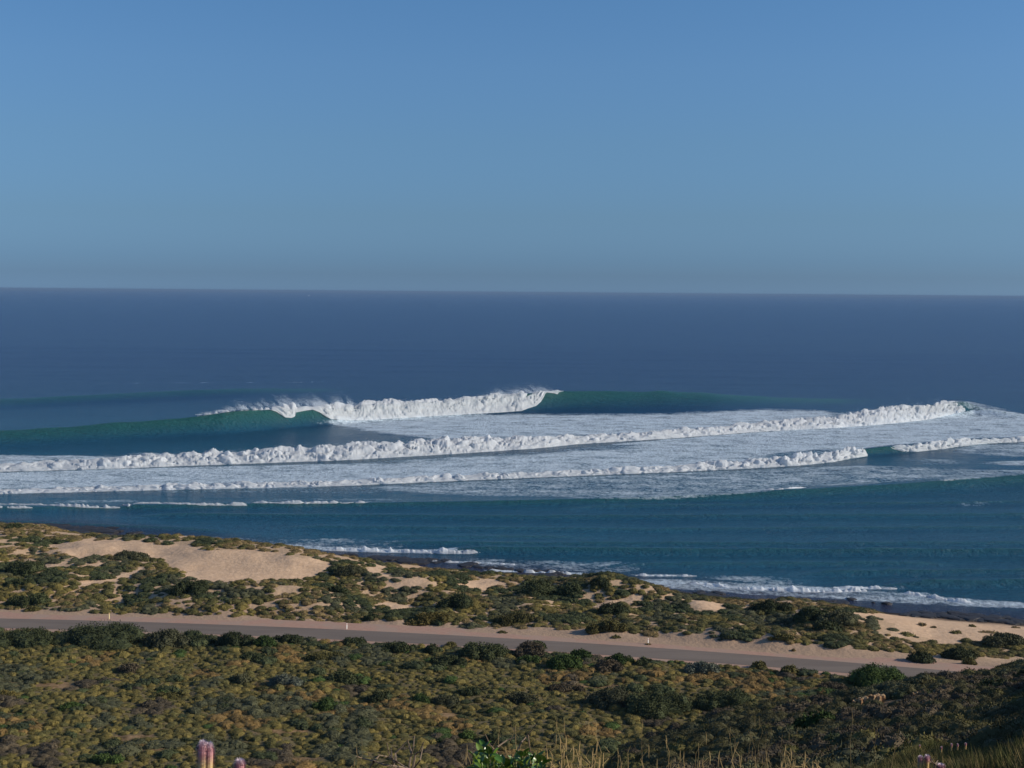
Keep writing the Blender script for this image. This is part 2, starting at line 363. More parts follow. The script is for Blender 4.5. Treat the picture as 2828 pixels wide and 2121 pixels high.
# ================================================================== SEA
WAVES = []
def wave(crest, foot, off, back, pxr, fade=60, green=1.0, pw=1.6):
    """crest: (px, y of crest); foot: (px, y of foot on flat water); off: (px, metres foot to crest)"""
    c = np.array(crest, float); f = np.array(foot, float); o = np.array(off, float)
    ps = np.linspace(pxr[0], pxr[1], 160)
    Pf = at(ps, np.interp(ps, f[:, 0], f[:, 1]), 0.0); of = np.interp(ps, o[:, 0], o[:, 1])
    Yc = Pf[:, 1] + of; Pc = atY(ps, np.interp(ps, c[:, 0], c[:, 1]), Yc)
    al = np.ones(len(ps)) if pxr[0] < -50 else np.clip((ps - pxr[0]) / fade, 0, 1)
    ar = np.ones(len(ps)) if pxr[1] > 2870 else np.clip((pxr[1] - ps) / fade, 0, 1)
    amp = np.minimum(al, ar)
    amp = amp * amp * (3 - 2 * amp)
    WAVES.append((Pf[:, 0], Pf[:, 1], of, Pc[:, 2] * amp, back, green, pw))
C1 = [(-200, 1192), (0, 1186), (100, 1180), (200, 1173), (300, 1166), (400, 1159), (500, 1152), (560, 1147), (616, 1139), (662, 1134), (748, 1131), (860, 1130), (950, 1127), (1060, 1120), (1200, 1116), (1372, 1100), (1414, 1092), (1500, 1085), (1552, 1081), (1700, 1080), (1850, 1080), (2000, 1083), (2200, 1090), (2600, 1096)]
F1 = [(-200, 1248), (0, 1238), (300, 1221), (600, 1203), (800, 1186), (950, 1172), (1200, 1155), (1400, 1143), (1550, 1139), (1700, 1138), (2000, 1135), (2200, 1130), (2600, 1122)]
wave(C1, F1, [(0, 26), (500, 20), (900, 13), (1400, 14), (1560, 24), (1800, 40), (2200, 60)], 26, (-250, 2560), fade=700)
wave([(-200, 1104), (0, 1099), (400, 1080), (700, 1068), (1000, 1062)], [(-200, 1135), (0, 1130), (400, 1108), (700, 1094), (1000, 1085)], [(0, 40), (1000, 40)], 30, (-250, 1000), fade=500, green=.7)
wave([(2380, 1130), (2600, 1118), (2682, 1108), (2742, 1128), (2828, 1143), (2950, 1152)], [(2380, 1172), (2600, 1158), (2700, 1152), (2828, 1160), (2950, 1165)], [(0, 14)], 12, (2420, 2980), fade=60, green=.8)
wave([(2250, 1262), (2384, 1242), (2455, 1234), (2540, 1232), (2646, 1219), (2828, 1212), (3000, 1204)], [(2250, 1284), (2395, 1262), (2470, 1256), (2540, 1250), (2650, 1236), (2828, 1222), (3000, 1214)], [(0, 6)], 6, (2300, 3000), fade=60, green=1)
wave([(-200, 1398), (0, 1399), (300, 1400), (350, 1394), (700, 1390), (1030, 1388), (1400, 1382), (1800, 1373), (2000, 1364), (2200, 1352), (2500, 1336), (2828, 1312), (3000, 1302)],
     [(-200, 1415), (0, 1416), (350, 1414), (700, 1408), (1030, 1406), (1400, 1402), (1800, 1396), (2000, 1390), (2200, 1382), (2500, 1368), (2828, 1350), (3000, 1340)], [(0, 6), (1400, 6), (2828, 12)], 9, (-250, 3000), green=.85)
for pts, hh, x0, x1 in [([(400, 1432), (1400, 1438), (2828, 1432)], .55, 300, 3000), ([(1200, 1532), (1850, 1538), (2828, 1539)], .9, 1150, 3000), ([(1000, 1508), (1400, 1514), (2828, 1512)], .5, 1000, 3000),
                        ([(1700, 1572), (2828, 1568)], .5, 1650, 2700), ([(2250, 1596), (2828, 1592)], .6, 2150, 3000), ([(2450, 1630), (2828, 1628)], .9, 2400, 3000), ([(600, 1462), (1800, 1472), (2828, 1466)], .4, 700, 3000),
                        ([(1300, 1412), (2828, 1395)], .45, 1500, 3000), ([(0, 1450), (700, 1478)], .35, -200, 700), ([(900, 1490), (1700, 1494)], .3, 900, 1700)]:
    a = np.array(pts, float); f = [(p[0], p[1]) for p in pts]
    P = at(a[:, 0], a[:, 1], 0.0); cp = [project(P[i:i + 1, 0], P[i:i + 1, 1] + 4, np.array([hh * 1.6])) for i in range(len(P))]
    wave([(float(q[0][0]), float(q[1][0])) for q in cp], f, [(0, 4.0)], 5, (x0, x1), fade=200, green=.62, pw=1)
# trough-free small outer swells
def sea_h(X, Y):
    z = np.zeros(X.shape); g = np.zeros(X.shape)
    for (fx, fy, of, h, back, green, pw) in WAVES:
        yf = np.interp(X, fx, fy, left=0, right=0); o = np.interp(X, fx, of); hh = np.interp(X, fx, h, left=0, right=0)
        hh = hh * (1 + 0.06 * vn(X / 12, X * 0, 3))
        r = Y - yf
        fr = np.clip(r / o, 0, 1) ** pw; fr = np.where(r > 0, fr * fr * (3 - 2 * fr) * .5 + fr * .5, 0)
        bk = np.exp(-((r - o) / back) ** 2)
        w = hh * np.where(r < o, fr, bk)
        z = np.maximum(z, w)
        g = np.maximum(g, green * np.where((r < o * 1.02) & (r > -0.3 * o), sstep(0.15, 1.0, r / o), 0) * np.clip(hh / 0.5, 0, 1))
    z = z + (0.10 * fbm(X / 22, Y / 7, 3, 70) + 0.10 * fbm(X / 9, Y / 3, 2, 74)) * (0.5 + 0.5 * sstep(330, 500, Y)) + 0.5 * fbm(X / 160, Y / 38, 2, 77) * sstep(700, 1200, Y)
    return z, g
FOAM = [  # survey strips: [(px, top y, bottom y)...], density, edge softness in y
    ([(850, 1158, 1166), (950, 1156, 1180), (1080, 1155, 1200), (1200, 1148, 1216), (1450, 1143, 1212), (1520, 1144, 1210), (1600, 1144, 1206), (1850, 1141, 1195), (2100, 1130, 1170), (2250, 1133, 1160), (2350, 1140, 1150)], .80, 11),
    ([(-300, 1258, 1290), (0, 1256, 1287), (180, 1257, 1288), (330, 1262, 1275), (420, 1264, 1266)], .72, 4),
    ([(340, 1252, 1262), (400, 1248, 1262), (520, 1253, 1256)], .5, 4),
    ([(-300, 1306, 1356), (0, 1304, 1352), (500, 1290, 1340), (950, 1280, 1330), (1500, 1245, 1305), (1850, 1212, 1290), (2100, 1192, 1272), (2300, 1180, 1250), (2390, 1172, 1238), (2460, 1165, 1230), (2640, 1138, 1214), (2740, 1128, 1209), (2828, 1142, 1207), (3000, 1150, 1200)], .80, 4),
    ([(2100, 1160, 1172), (2300, 1140, 1155), (2420, 1134, 1140)], .6, 8),
    ([(1000, 1344, 1350), (1250, 1331, 1368), (1500, 1320, 1374), (1850, 1306, 1382), (2110, 1295, 1358), (2200, 1290, 1345), (2400, 1283, 1338), (2600, 1294, 1322), (2828, 1298, 1310), (3000, 1296, 1300)], .56, 5),
    ([(-300, 1366, 1370), (400, 1354, 1362), (1000, 1344, 1362), (1400, 1330, 1350)], .35, 6),
    ([(2600, 1240, 1250), (2700, 1228, 1256), (2828, 1222, 1262), (3000, 1215, 1262)], .58, 5),
    ([(2480, 1262, 1268), (2560, 1266, 1282), (2650, 1270, 1284), (2700, 1276, 1280)], .45, 4), ([(2690, 1280, 1281), (2760, 1274, 1284), (2828, 1272, 1287), (3000, 1270, 1290)], .66, 3),
    ([(700, 1490, 1504), (800, 1488, 1510), (950, 1486, 1520), (1040, 1489, 1526), (1130, 1498, 1510)], .42, 6), ([(730, 1497, 1505), (900, 1511, 1521), (1060, 1515, 1527), (1243, 1519, 1529), (1342, 1523, 1530)], .8, 2),
    ([(170, 1464, 1468), (190, 1466, 1474), (235, 1470, 1480)], .75, 2), ([(300, 1474, 1490), (500, 1478, 1500), (730, 1486, 1508)], .42, 5),
    ([(1158, 1547, 1551), (1300, 1551, 1556), (1437, 1557, 1562), (1470, 1560, 1562)], .72, 2), ([(1250, 1540, 1556), (1400, 1545, 1572), (1700, 1550, 1582), (1800, 1560, 1575)], .44, 6),
    ([(1330, 1573, 1577), (1480, 1578, 1583), (1587, 1582, 1588), (1669, 1585, 1591)], .8, 2), ([(1735, 1585, 1592), (1878, 1586, 1593), (1925, 1588, 1592)], .75, 2),
    ([(1650, 1600, 1606), (1720, 1598, 1616), (1878, 1600, 1628), (2071, 1610, 1642), (2265, 1620, 1652), (2420, 1632, 1662), (2600, 1648, 1672), (2828, 1664, 1682), (3000, 1672, 1690)], .66, 4),
    ([(1878, 1603, 1612), (2071, 1618, 1630), (2265, 1626, 1637), (2393, 1624, 1634)], .85, 2), ([(2265, 1620, 1626), (2484, 1623, 1630)], .8, 2), ([(2440, 1636, 1652), (2560, 1636, 1660), (2620, 1655, 1668)], .75, 4),
    ([(1930, 1588, 1598), (2150, 1592, 1614), (2250, 1606, 1616)], .46, 4),
    ([(0, 1360, 1364), (500, 1350, 1353), (900, 1344, 1347)], .6, 2), ([(2110, 1348, 1355), (2220, 1342, 1350)], .6, 2), ([(2560, 1322, 1330), (2640, 1316, 1326), (2828, 1306, 1312)], .55, 3),
    ([(100, 1384, 1392), (350, 1380, 1388), (430, 1384, 1392)], .4, 3), ([(640, 1378, 1388), (900, 1376, 1386), (1150, 1376, 1386)], .38, 4),
    ([(780, 1158, 1196), (815, 1156, 1196)], .42, 3), ([(900, 1162, 1185), (960, 1162, 1186), (1010, 1164, 1186)], .5, 4),
    ([(2560, 1112, 1120), (2640, 1105, 1125), (2690, 1110, 1130), (2760, 1125, 1140), (2828, 1141, 1150)], .55, 4),
    ([(200, 1058, 1060), (1000, 1052, 1055)], .25, 2), ([(2250, 1450, 1458), (2828, 1445, 1455)], .2, 5), ([(2600, 1395, 1405), (2828, 1380, 1390)], .32, 5),
]
DARK = [([(900, 1274, 1284), (1100, 1266, 1280), (1300, 1257, 1270)], .25, 3), ([(1230, 1256, 1266), (1420, 1247, 1258), (1590, 1230, 1246), (1760, 1228, 1240)], .42, 4), ([(1850, 1238, 1242), (2300, 1262, 1268)], .1, 4),
        ([(2080, 1258, 1268), (2250, 1242, 1252), (2330, 1240, 1248)], .35, 4), ([(860, 1188, 1216), (1100, 1204, 1216), (1200, 1212, 1217)], .6, 3), ([(2190, 1286, 1292), (2400, 1268, 1284)], .3, 5)]
def strips(px, py, L):
    r = np.zeros(px.shape)
    for pts, dens, soft in L:
        a = np.array(pts, float)
        t = np.interp(px, a[:, 0], a[:, 1]); bt = np.interp(px, a[:, 0], a[:, 2])
        e = np.clip((px - a[0, 0] + 40) / 110, 0, 1) * np.clip((a[-1, 0] + 40 - px) / 110, 0, 1)
        v = dens * np.clip((py - t) / soft + .5, 0, 1) * np.clip((bt - py) / soft + .5, 0, 1) * e
        r = np.maximum(r, v)
    return r
yrows = np.concatenate([np.linspace(240, 780, 500)[:-1], np.linspace(780, 1500, 260)[:-1], np.geomspace(1500, 60000, 110)])
us = np.linspace(-0.44, 0.44, 560)
us = np.concatenate([[-1.2, -.9, -.7, -.55], us, [.55, .7, .9, 1.2]])
YS, US = np.meshgrid(yrows, us, indexing='ij'); XS = (US * YS).ravel(); YS = YS.ravel()
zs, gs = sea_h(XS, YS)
spx, spy = project(XS, YS, np.zeros_like(XS))
# foam that lies on a wave face is looked up where it shows
qx, qy = project(XS, YS, zs)
tall = zs > 0.8
fo = strips(spx, spy, FOAM); fo2 = strips(qx, qy, FOAM)
fo = np.where(tall, np.maximum(fo2, 0), fo) - strips(spx, spy, DARK)
fo = np.clip(fo, 0, 1)
# water colour by depth: deep blue offshore, teal over the shelf, brown purple over the reef flat
shs = shore(XS)
deep = sstep(520, 1250, YS)
shelf = sstep(900, 420, YS) if False else 1 - sstep(380, 900, YS)
reef = 1 - sstep(2, 30 + 10 * fbm(XS / 30, YS / 12, 3, 31), YS - shs + 2)
lft = sstep(-60, -130, XS) if False else 1 - sstep(-150, -20, XS)
m_sea, n, l, b = newmat('sea_water')
g = N(n, 'ShaderNodeNewGeometry').outputs['Position']
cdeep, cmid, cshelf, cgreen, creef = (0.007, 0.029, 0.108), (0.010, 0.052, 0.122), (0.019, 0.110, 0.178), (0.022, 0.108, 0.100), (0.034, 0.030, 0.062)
nA = noise(n, l, g, 1.0, 3, scl=(.008, .03, .01))
col = mixc(n, l, attr(n, 'deep'), cmid, cdeep)
sh_ = math_(n, l, 'MULTIPLY', attr(n, 'shelf'), mrange(n, l, nA, .2, .6, .55, 1.0))
col = mixc(n, l, sh_, col, cshelf)
col = mixc(n, l, attr(n, 'reef'), col, creef)
col = mixc(n, l, attr(n, 'green'), col, cgreen)  # wave faces: greener aerated water, with light shining through put into the colour
f1 = noise(n, l, g, 1.0, 6, .7, scl=(.10, .13, .2)); f2 = noise(n, l, g, 1.0, 4, .65, scl=(.8, .42, .5)); f3 = noise(n, l, g, 1.0, 3, .5, scl=(.02, .06, .05))
fsum = math_(n, l, 'ADD', math_(n, l, 'MULTIPLY', math_(n, l, 'SUBTRACT', f1, .5), 2.0), math_(n, l, 'MULTIPLY', math_(n, l, 'SUBTRACT', f2, .5), 1.5))
fsum = math_(n, l, 'ADD', fsum, math_(n, l, 'MULTIPLY', math_(n, l, 'SUBTRACT', f3, .5), .5))
fa = attr(n, 'foam')
fm = mrange(n, l, math_(n, l, 'ADD', fa, math_(n, l, 'MULTIPLY', fsum, math_(n, l, 'MULTIPLY', mrange(n, l, fa, 0, .3), .75))), .24, 1.0)
foamc = (0.68, 0.79, 0.87)
colf = mixc(n, l, fm, col, foamc)
l.new(colf, b.inputs['Base Color'])
l.new(mrange(n, l, fm, 0, .6, .20, .9), b.inputs['Roughness']); b.inputs['IOR'].default_value = 1.33
l.new(mrange(n, l, fm, 0, .6, .25, .1), b.inputs['Specular IOR Level'])
w1 = noise(n, l, g, 1.0, 3, .55, scl=(.06, .22, .1)); w2 = noise(n, l, g, 1.0, 5, .7, scl=(.4, .6, .5)); w3 = noise(n, l, g, 1.0, 3, .6, scl=(1.6, 3.2, 1))
p1 = bump(n, l, None, w1, 1.0, 1.6); p2 = bump(n, l, None, w2, 1.0, 2.0, p1); bump(n, l, b, w3, 1.0, 0.3, p2)
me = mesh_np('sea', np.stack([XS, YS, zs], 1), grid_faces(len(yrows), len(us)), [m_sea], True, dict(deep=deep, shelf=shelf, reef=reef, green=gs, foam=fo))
link('sea', me, kind='structure')

# ------------------------------------------------------------------ white water rolls
m_foam, n, l, b = newmat('white_foam'); g = N(n, 'ShaderNodeNewGeometry').outputs['Position']
nn = noise(n, l, g, .9, 5, .6)
l.new(mixc(n, l, mrange(n, l, nn, .3, .6), (.86, .90, .93), (.94, .95, .96)), b.inputs['Base Color']); b.inputs['Roughness'].default_value = .9
b.inputs['Specular IOR Level'].default_value = .1
b.inputs['Subsurface Weight'].default_value = 0.0
bump(n, l, b, nn, .35, .25)
trl = n.new('ShaderNodeBsdfTranslucent'); trl.inputs[0].default_value = (.95, .97, .98, 1); mxs = n.new('ShaderNodeMixShader'); mxs.inputs[0].default_value = .55
l.new(b.outputs[0], mxs.inputs[1]); l.new(trl.outputs[0], mxs.inputs[2]); l.new(mxs.outputs[0], n['Material Output'].inputs[0])
def roll(tops, bots, label, seed, back=9, amp=.20, m=26, step=1.6, tn=.16, crestY=None, lip=False, kind='breaking_wave', ends=25, depth=1.0):
    T = np.array(tops, float); B = np.array(bots, float)
    x0, x1 = max(T[0, 0], B[0, 0]), min(T[-1, 0], B[-1, 0])
    ps = np.arange(x0, x1 + step, step); nn_ = len(ps)
    yt = np.interp(ps, T[:, 0], T[:, 1]); yb = np.interp(ps, B[:, 0], B[:, 1])
    nzt = fbm(ps / 34, ps * 0 + seed, 2, seed); yt = yt - (yb - yt) * tn * nzt
    if tn > .3:
        yt = yb - (yb - yt) * np.clip(np.minimum(ps - x0, x1 - ps) / 30 + .15, .15, 1) ** .7 * np.clip(.9 + .9 * fbm(ps / 14, ps * 0 + seed, 3, seed + 9), .45, 1.5)
    if crestY is not None: yt = np.where(ps < 750, yb - (yb - yt) * np.clip(.55 + 1.6 * fbm(ps / 9, ps * 0 + 3, 3, 77), .05, 1.3), yt)
    P0 = at(ps, yb, -0.1); Y0 = P0[:, 1]; z0 = P0[:, 2].copy()
    dr = ray(ps, yb); fr_ = np.linspace(.80, 1.0, 420) if crestY is not None else np.linspace(.94, 1.0, 160)
    mar = Y0[:, None] * fr_[None, :]; tt = mar / dr[:, 1][:, None]; PX = dr[:, 0][:, None] * tt; PZ = 62 + dr[:, 2][:, None] * tt
    hm = PZ < sea_h(PX, mar)[0]; hit = np.where(hm.any(1), np.argmax(hm, axis=1), len(fr_) - 1)
    Y0 = mar[np.arange(nn_), hit] - (.7 if crestY is not None else .15)
    if crestY is not None: yc = crestY(ps); Y0 = np.minimum(Y0, yc - 1.7)
    def smooth(q, w):
        w = min(w, len(q) // 2 * 2 - 1)
        if w < 3: return q
        k = np.hanning(w + 2)[1:-1]; k /= k.sum(); return np.convolve(np.pad(q, w // 2, mode='edge'), k, 'valid')
    Y0 = smooth(Y0, 11 if crestY is not None else 61)
    P0 = atY(ps, yb, Y0); z0 = P0[:, 2] - (0 if crestY is not None else .1)
    hpx = (yb - yt); hgt = hpx / F * Y0
    Y1 = Y0 + np.maximum(1.5, 2.0 * depth * smooth(hgt, 41)) if crestY is None else smooth(np.maximum(yc + 1.0, Y0 + 1.5 * hgt), 41)
    # end taper
    P1 = atY(ps, yt, Y1); z1 = P1[:, 2]
    t = np.linspace(0, 1, m)
    tb = t[None, :]
    wF = 0.72
    a = np.clip(tb / wF, 0, 1) * np.pi / 2; s = np.clip((tb - wF) / (1 - wF), 0, 1)
    hh = (z1 - z0)[:, None]
    af = a * 2 / np.pi
    Yg = Y0[:, None] + (Y1 - Y0)[:, None] * (.65 * af + .35 * (1 - np.cos(a))) + s * back
    Zg = np.where(tb <= wF, z0[:, None] + hh * (.55 * af + .45 * np.sin(a)), (z1[:, None]) * (1 - s ** 1.3) - .3 * s)
    Xg = (P0[:, 0] / P0[:, 1])[:, None] * Yg * 1.0
    arc = tb * (hgt[:, None] * 3.2 + 2)
    sc = np.maximum(hgt, .8)[:, None]
    wx = Xg + 0.35 * (Zg)
    w0 = wx + 0; wx = wx + 2.2 * vn(w0 / 5, arc / 2.2, seed + 11) + .8 * vn(w0 / 1.8, arc / 1.1, seed + 13); arc = arc + 1.3 * vn(w0 / 2.6, arc / 3, seed + 12)
    ab = lambda q: np.sqrt(q * q + .03)
    q1 = ab(vn(wx / 4.2 + 3 * seed, arc / 3.2 + .35 * wx / 4.2, seed)); q2 = ab(vn(wx / 1.9, arc / 1.5, seed + 2)); q3 = ab(vn(wx / .9, arc / .8, seed + 4))
    bl = 1.1 * q1 + .5 * q2 + .22 * q3 - .5
    d = amp * np.minimum(sc, 5) * bl * np.sin(np.pi * np.clip(tb * 1.05 + .04, 0, 1)) ** .5 * 1.5
    Yg = Yg - d * np.cos(a) * 1.1; Zg = Zg + d * (.25 + .75 * np.sin(a)) * (1 - s)
    Xg = Xg + .15 * d
    V = np.stack([Xg, Yg, Zg], -1).reshape(-1, 3)
    me = mesh_np(kind, V, grid_faces(nn_, m)[:, ::-1], [m_foam], True)
    return me
def crest1(ps):
    f = np.array(F1, float); o = np.array([(0, 26), (500, 20), (900, 13), (1400, 14), (1560, 24), (1800, 40)], float)
    return at(ps, np.interp(ps, f[:, 0], f[:, 1]), 0.0)[:, 1] + np.interp(ps, o[:, 0], o[:, 1])
B1t = [(545, 1146), (560, 1144), (616, 1134), (662, 1130), (707, 1128), (748, 1126), (790, 1119), (809, 1116), (820, 1125), (854, 1124), (888, 1122), (910, 1119), (976, 1117), (1000, 1108), (1060, 1108), (1120, 1107), (1200, 1106), (1300, 1096), (1372, 1092), (1414, 1088), (1481, 1084), (1502, 1081), (1540, 1078), (1556, 1080)]
B1b = [(545, 1148), (560, 1147.5), (616, 1139), (662, 1135), (707, 1133), (745, 1131), (763, 1137), (777, 1146), (788, 1153), (806, 1154), (815, 1150), (818, 1139), (843, 1134), (863, 1131), (883, 1139), (899, 1150), (913, 1157), (956, 1161), (1012, 1161), (1200, 1149), (1372, 1140), (1441, 1135), (1461, 1127), (1481, 1121), (1494, 1109), (1503, 1094), (1506, 1087), (1511, 1084), (1530, 1086), (1540, 1089), (1544, 1083), (1556, 1080.5)]
me = roll(B1t, B1b, '', 3, back=10, amp=.19, crestY=crest1, step=1.3)
w1o = link('breaking_wave', me, label='large outer breaking wave with green hollow face, pitching white lip and blown spray', category='wave', group='breaking waves')
B2t = [(-260, 1288), (0, 1283), (100, 1278), (300, 1263), (500, 1253), (650, 1248), (900, 1236), (1000, 1226), (1120, 1222), (1250, 1213), (1330, 1211), (1500, 1206), (1587, 1204), (1700, 1199), (1850, 1188), (2000, 1176), (2100, 1167), (2300, 1150), (2336, 1143), (2419, 1134), (2438, 1125), (2486, 1124), (2563, 1118), (2596, 1105), (2640, 1110), (2665, 1128)]
B2b = [(-260, 1310), (0, 1303), (300, 1295), (500, 1287), (950, 1271), (1265, 1253), (1500, 1237), (1587, 1227), (1850, 1211), (2100, 1192), (2300, 1182), (2438, 1172), (2558, 1160), (2634, 1143), (2665, 1135)]
me = roll(B2t, B2b, '', 11, back=12, amp=.27, step=1.5)
w2o = link('breaking_wave', me, label='longest line of tumbling white water, from the left edge to a tall peak at right', category='wave', group='breaking waves')
B3t = [(-260, 1358), (0, 1352), (500, 1339), (950, 1328), (1250, 1314), (1500, 1304), (1850, 1289), (2100, 1271), (2300, 1252), (2350, 1245), (2381, 1241), (2396, 1256)]
B3b = [(-260, 1370), (0, 1364), (500, 1352), (950, 1342), (1250, 1328), (1500, 1318), (1850, 1304), (2100, 1292), (2200, 1286), (2300, 1276), (2336, 1269), (2396, 1259)]
me = roll(B3t, B3b, '', 23, back=6, amp=.50, step=1.6)
w3o = link('breaking_wave', me, label='third, lower line of white water ending at a dark green shoulder on the right', category='wave', group='breaking waves')
me = roll([(2455, 1235), (2472, 1233), (2539, 1229), (2646, 1216), (2706, 1214), (2828, 1208), (2990, 1202)], [(2455, 1236), (2472, 1241), (2508, 1250), (2610, 1239), (2706, 1226), (2828, 1220), (2990, 1214)], '', 31, back=5, amp=.45, step=1.6)
link('breaking_wave', me, label='short white water line right of the dark green shoulder, reaching the right edge', category='wave', group='breaking waves')
small = [([(-200, 1394), (60, 1398), (92, 1400)], [(-200, 1399), (60, 1404), (92, 1404)], 'short white wavelet at the left edge, just in front of a longer one'),
    ([(-200, 1388), (90, 1391), (192, 1393), (240, 1395), (332, 1399)], [(-200, 1391), (90, 1394), (192, 1399), (240, 1403), (332, 1403)], 'thin white crest at left above the green swell'),
    ([(340, 1392), (352, 1391), (372, 1388)], [(340, 1395), (352, 1402), (372, 1391)], 'tiny white tongue at the end of the leftmost thin crest'),
    ([(372, 1387), (430, 1386), (560, 1390), (690, 1389)], [(372, 1391), (430, 1390), (560, 1396), (690, 1396)], 'thin white crest on the green swell, left of centre'),
    ([(700, 1386), (800, 1384), (1030, 1385)], [(700, 1389), (800, 1391), (1030, 1389)], 'thin white crest fading out near the middle of the green swell'),
    ([(2110, 1350), (2160, 1346), (2225, 1343)], [(2110, 1354), (2160, 1353), (2225, 1346)], 'small white cap on the long green swell right of centre'),
    ([(2590, 1325), (2620, 1320), (2640, 1321)], [(2590, 1328), (2620, 1328), (2640, 1324)], 'small white cap on the green swell near the right edge'),
    ([(895, 1513), (1100, 1517), (1243, 1520), (1300, 1523), (1342, 1521), (1350, 1526)], [(895, 1521), (1100, 1526), (1243, 1530), (1300, 1530), (1342, 1530), (1350, 1528)], 'white wavelet breaking off the dark reef, left of centre'),
    ([(1158, 1548), (1300, 1552), (1437, 1558)], [(1158, 1551), (1300, 1556), (1437, 1562)], 'faint white line between the reef wavelet and the dark rocks'),
    ([(1340, 1573), (1480, 1578), (1587, 1582)], [(1340, 1577), (1480, 1583), (1587, 1588)], 'thin white line behind the tall dark bush on the dune'),
    ([(1746, 1587), (1878, 1586), (1923, 1588)], [(1746, 1591), (1878, 1593), (1923, 1592)], 'thin white crest farthest out in the shore break'),
    ([(1900, 1606), (2071, 1620), (2265, 1627), (2393, 1626)], [(1900, 1612), (2071, 1630), (2265, 1637), (2393, 1634)], 'longest white roller of the shore break above the dark shore'),
    ([(2300, 1620), (2400, 1620), (2484, 1624)], [(2300, 1625), (2400, 1626), (2484, 1630)], 'short white crest just behind the long shore break roller'),
    ([(2490, 1636), (2510, 1632), (2540, 1638), (2620, 1655), (2700, 1662)], [(2490, 1640), (2510, 1642), (2540, 1646), (2620, 1662), (2700, 1668)], 'broken white ridge at the right end of the shore break')]
for i, (tp, bt, lab) in enumerate(small):
    me = roll(tp, bt, '', 50 + i, back=1.5, amp=.3, step=2.0, m=12, tn=.4)
    link('breaking_wave', me, label=lab, category='wave', group='breaking waves')

# spray blown off the crests: a cloud of droplets
m_spray, n, l, b = newmat('spray_droplets'); b.inputs['Base Color'].default_value = (.86, .9, .93, 1); b.inputs['Roughness'].default_value = 1
b.inputs['Specular IOR Level'].default_value = 0
def spray(env, base, count, seed, parent, smin=.04, smax=.10, name='spray', Yfn=None):
    r = np.random.default_rng(seed); E = np.array(env, float); Bs = np.array(base, float)
    x0, x1 = E[0, 0], E[-1, 0]; px_ = r.uniform(x0, x1, count * 2)
    top = np.interp(px_, E[:, 0], E[:, 1]); bot = np.interp(px_, Bs[:, 0], Bs[:, 1])
    k = np.abs(r.normal(0, .42, count * 2)); px_ = px_ - k * 14 * r.random(count * 2); px_ = np.clip(px_, x0, x1)
    st = 0.5 + 0.9 * vn(px_ / 9 + k * 2.5, k * 1.2, seed) ; keep = (r.random(count * 2) < np.clip(st + .25, .05, 1) * np.clip((bot - top) / 26, .1, 1) * (.35 + .65 * sstep(-.35, .5, vn(px_ / 13 + k * 3, k * .7, seed + 3))))
    px_, k, top, bot = px_[keep], k[keep], top[keep], bot[keep]
    y = bot + (top - bot) * k; Y = (Yfn or crest1)(px_) + 1 + k * (9 if Yfn is None else 2) + r.normal(0, 1.5, len(k)); P = atY(px_, y, Y)
    sz = r.uniform(smin, smax, len(k))[:, None, None]; d = r.normal(0, 1, (len(k), 3, 3)); d /= np.linalg.norm(d, axis=2)[:, :, None]
    V = (P[:, None] + d * sz).reshape(-1, 3); Fq = np.arange(len(V)).reshape(-1, 3)
    me = mesh_np(name, V, Fq, [m_spray], False); o = link(name, me, parent, kind='stuff'); return o
spray([(540, 1144), (605, 1131), (640, 1118), (673, 1108), (705, 1116), (725, 1108), (752, 1098), (797, 1094), (813, 1105), (830, 1098), (854, 1090), (880, 1096), (899, 1102), (933, 1086), (960, 1092), (985, 1108), (1010, 1110)],
      [(540, 1147), (616, 1136), (662, 1132), (748, 1129), (809, 1122), (854, 1128), (910, 1124), (1010, 1120)], 105000, 5, w1o)
spray([(1330, 1090), (1380, 1070), (1458, 1062), (1508, 1064), (1540, 1077), (1552, 1080)], [(1330, 1100), (1414, 1088), (1481, 1085), (1502, 1082), (1552, 1080)], 30000, 6, w1o)
spray([(1010, 1104), (1060, 1100), (1200, 1098), (1330, 1088)], [(1010, 1114), (1200, 1110), (1330, 1100)], 9000, 8, w1o)

def yroll(tops, bots, d):
    T = np.array(tops, float); B = np.array(bots, float)
    def fn(p):
        yb = np.interp(p, B[:, 0], B[:, 1]); Y = at(p, yb, 0.0)[:, 1]; return Y + d * (yb - np.interp(p, T[:, 0], T[:, 1])) / F * Y - 1.5
    return fn
spray([(0, 1274), (300, 1253), (650, 1238), (850, 1222), (1000, 1212), (1250, 1200), (1500, 1195), (1850, 1178), (2100, 1156), (2300, 1139), (2450, 1114), (2596, 1092), (2660, 1112)], [(p, y + 4) for p, y in B2t], 42000, 21, w2o, Yfn=yroll(B2t, B2b, 2), smax=.08)
spray([(0, 1346), (500, 1333), (950, 1321), (1500, 1297), (1850, 1281), (2100, 1263), (2381, 1232)], [(p, y + 3) for p, y in B3t], 16000, 22, w3o, Yfn=yroll(B3t, B3b, 2), smax=.06)
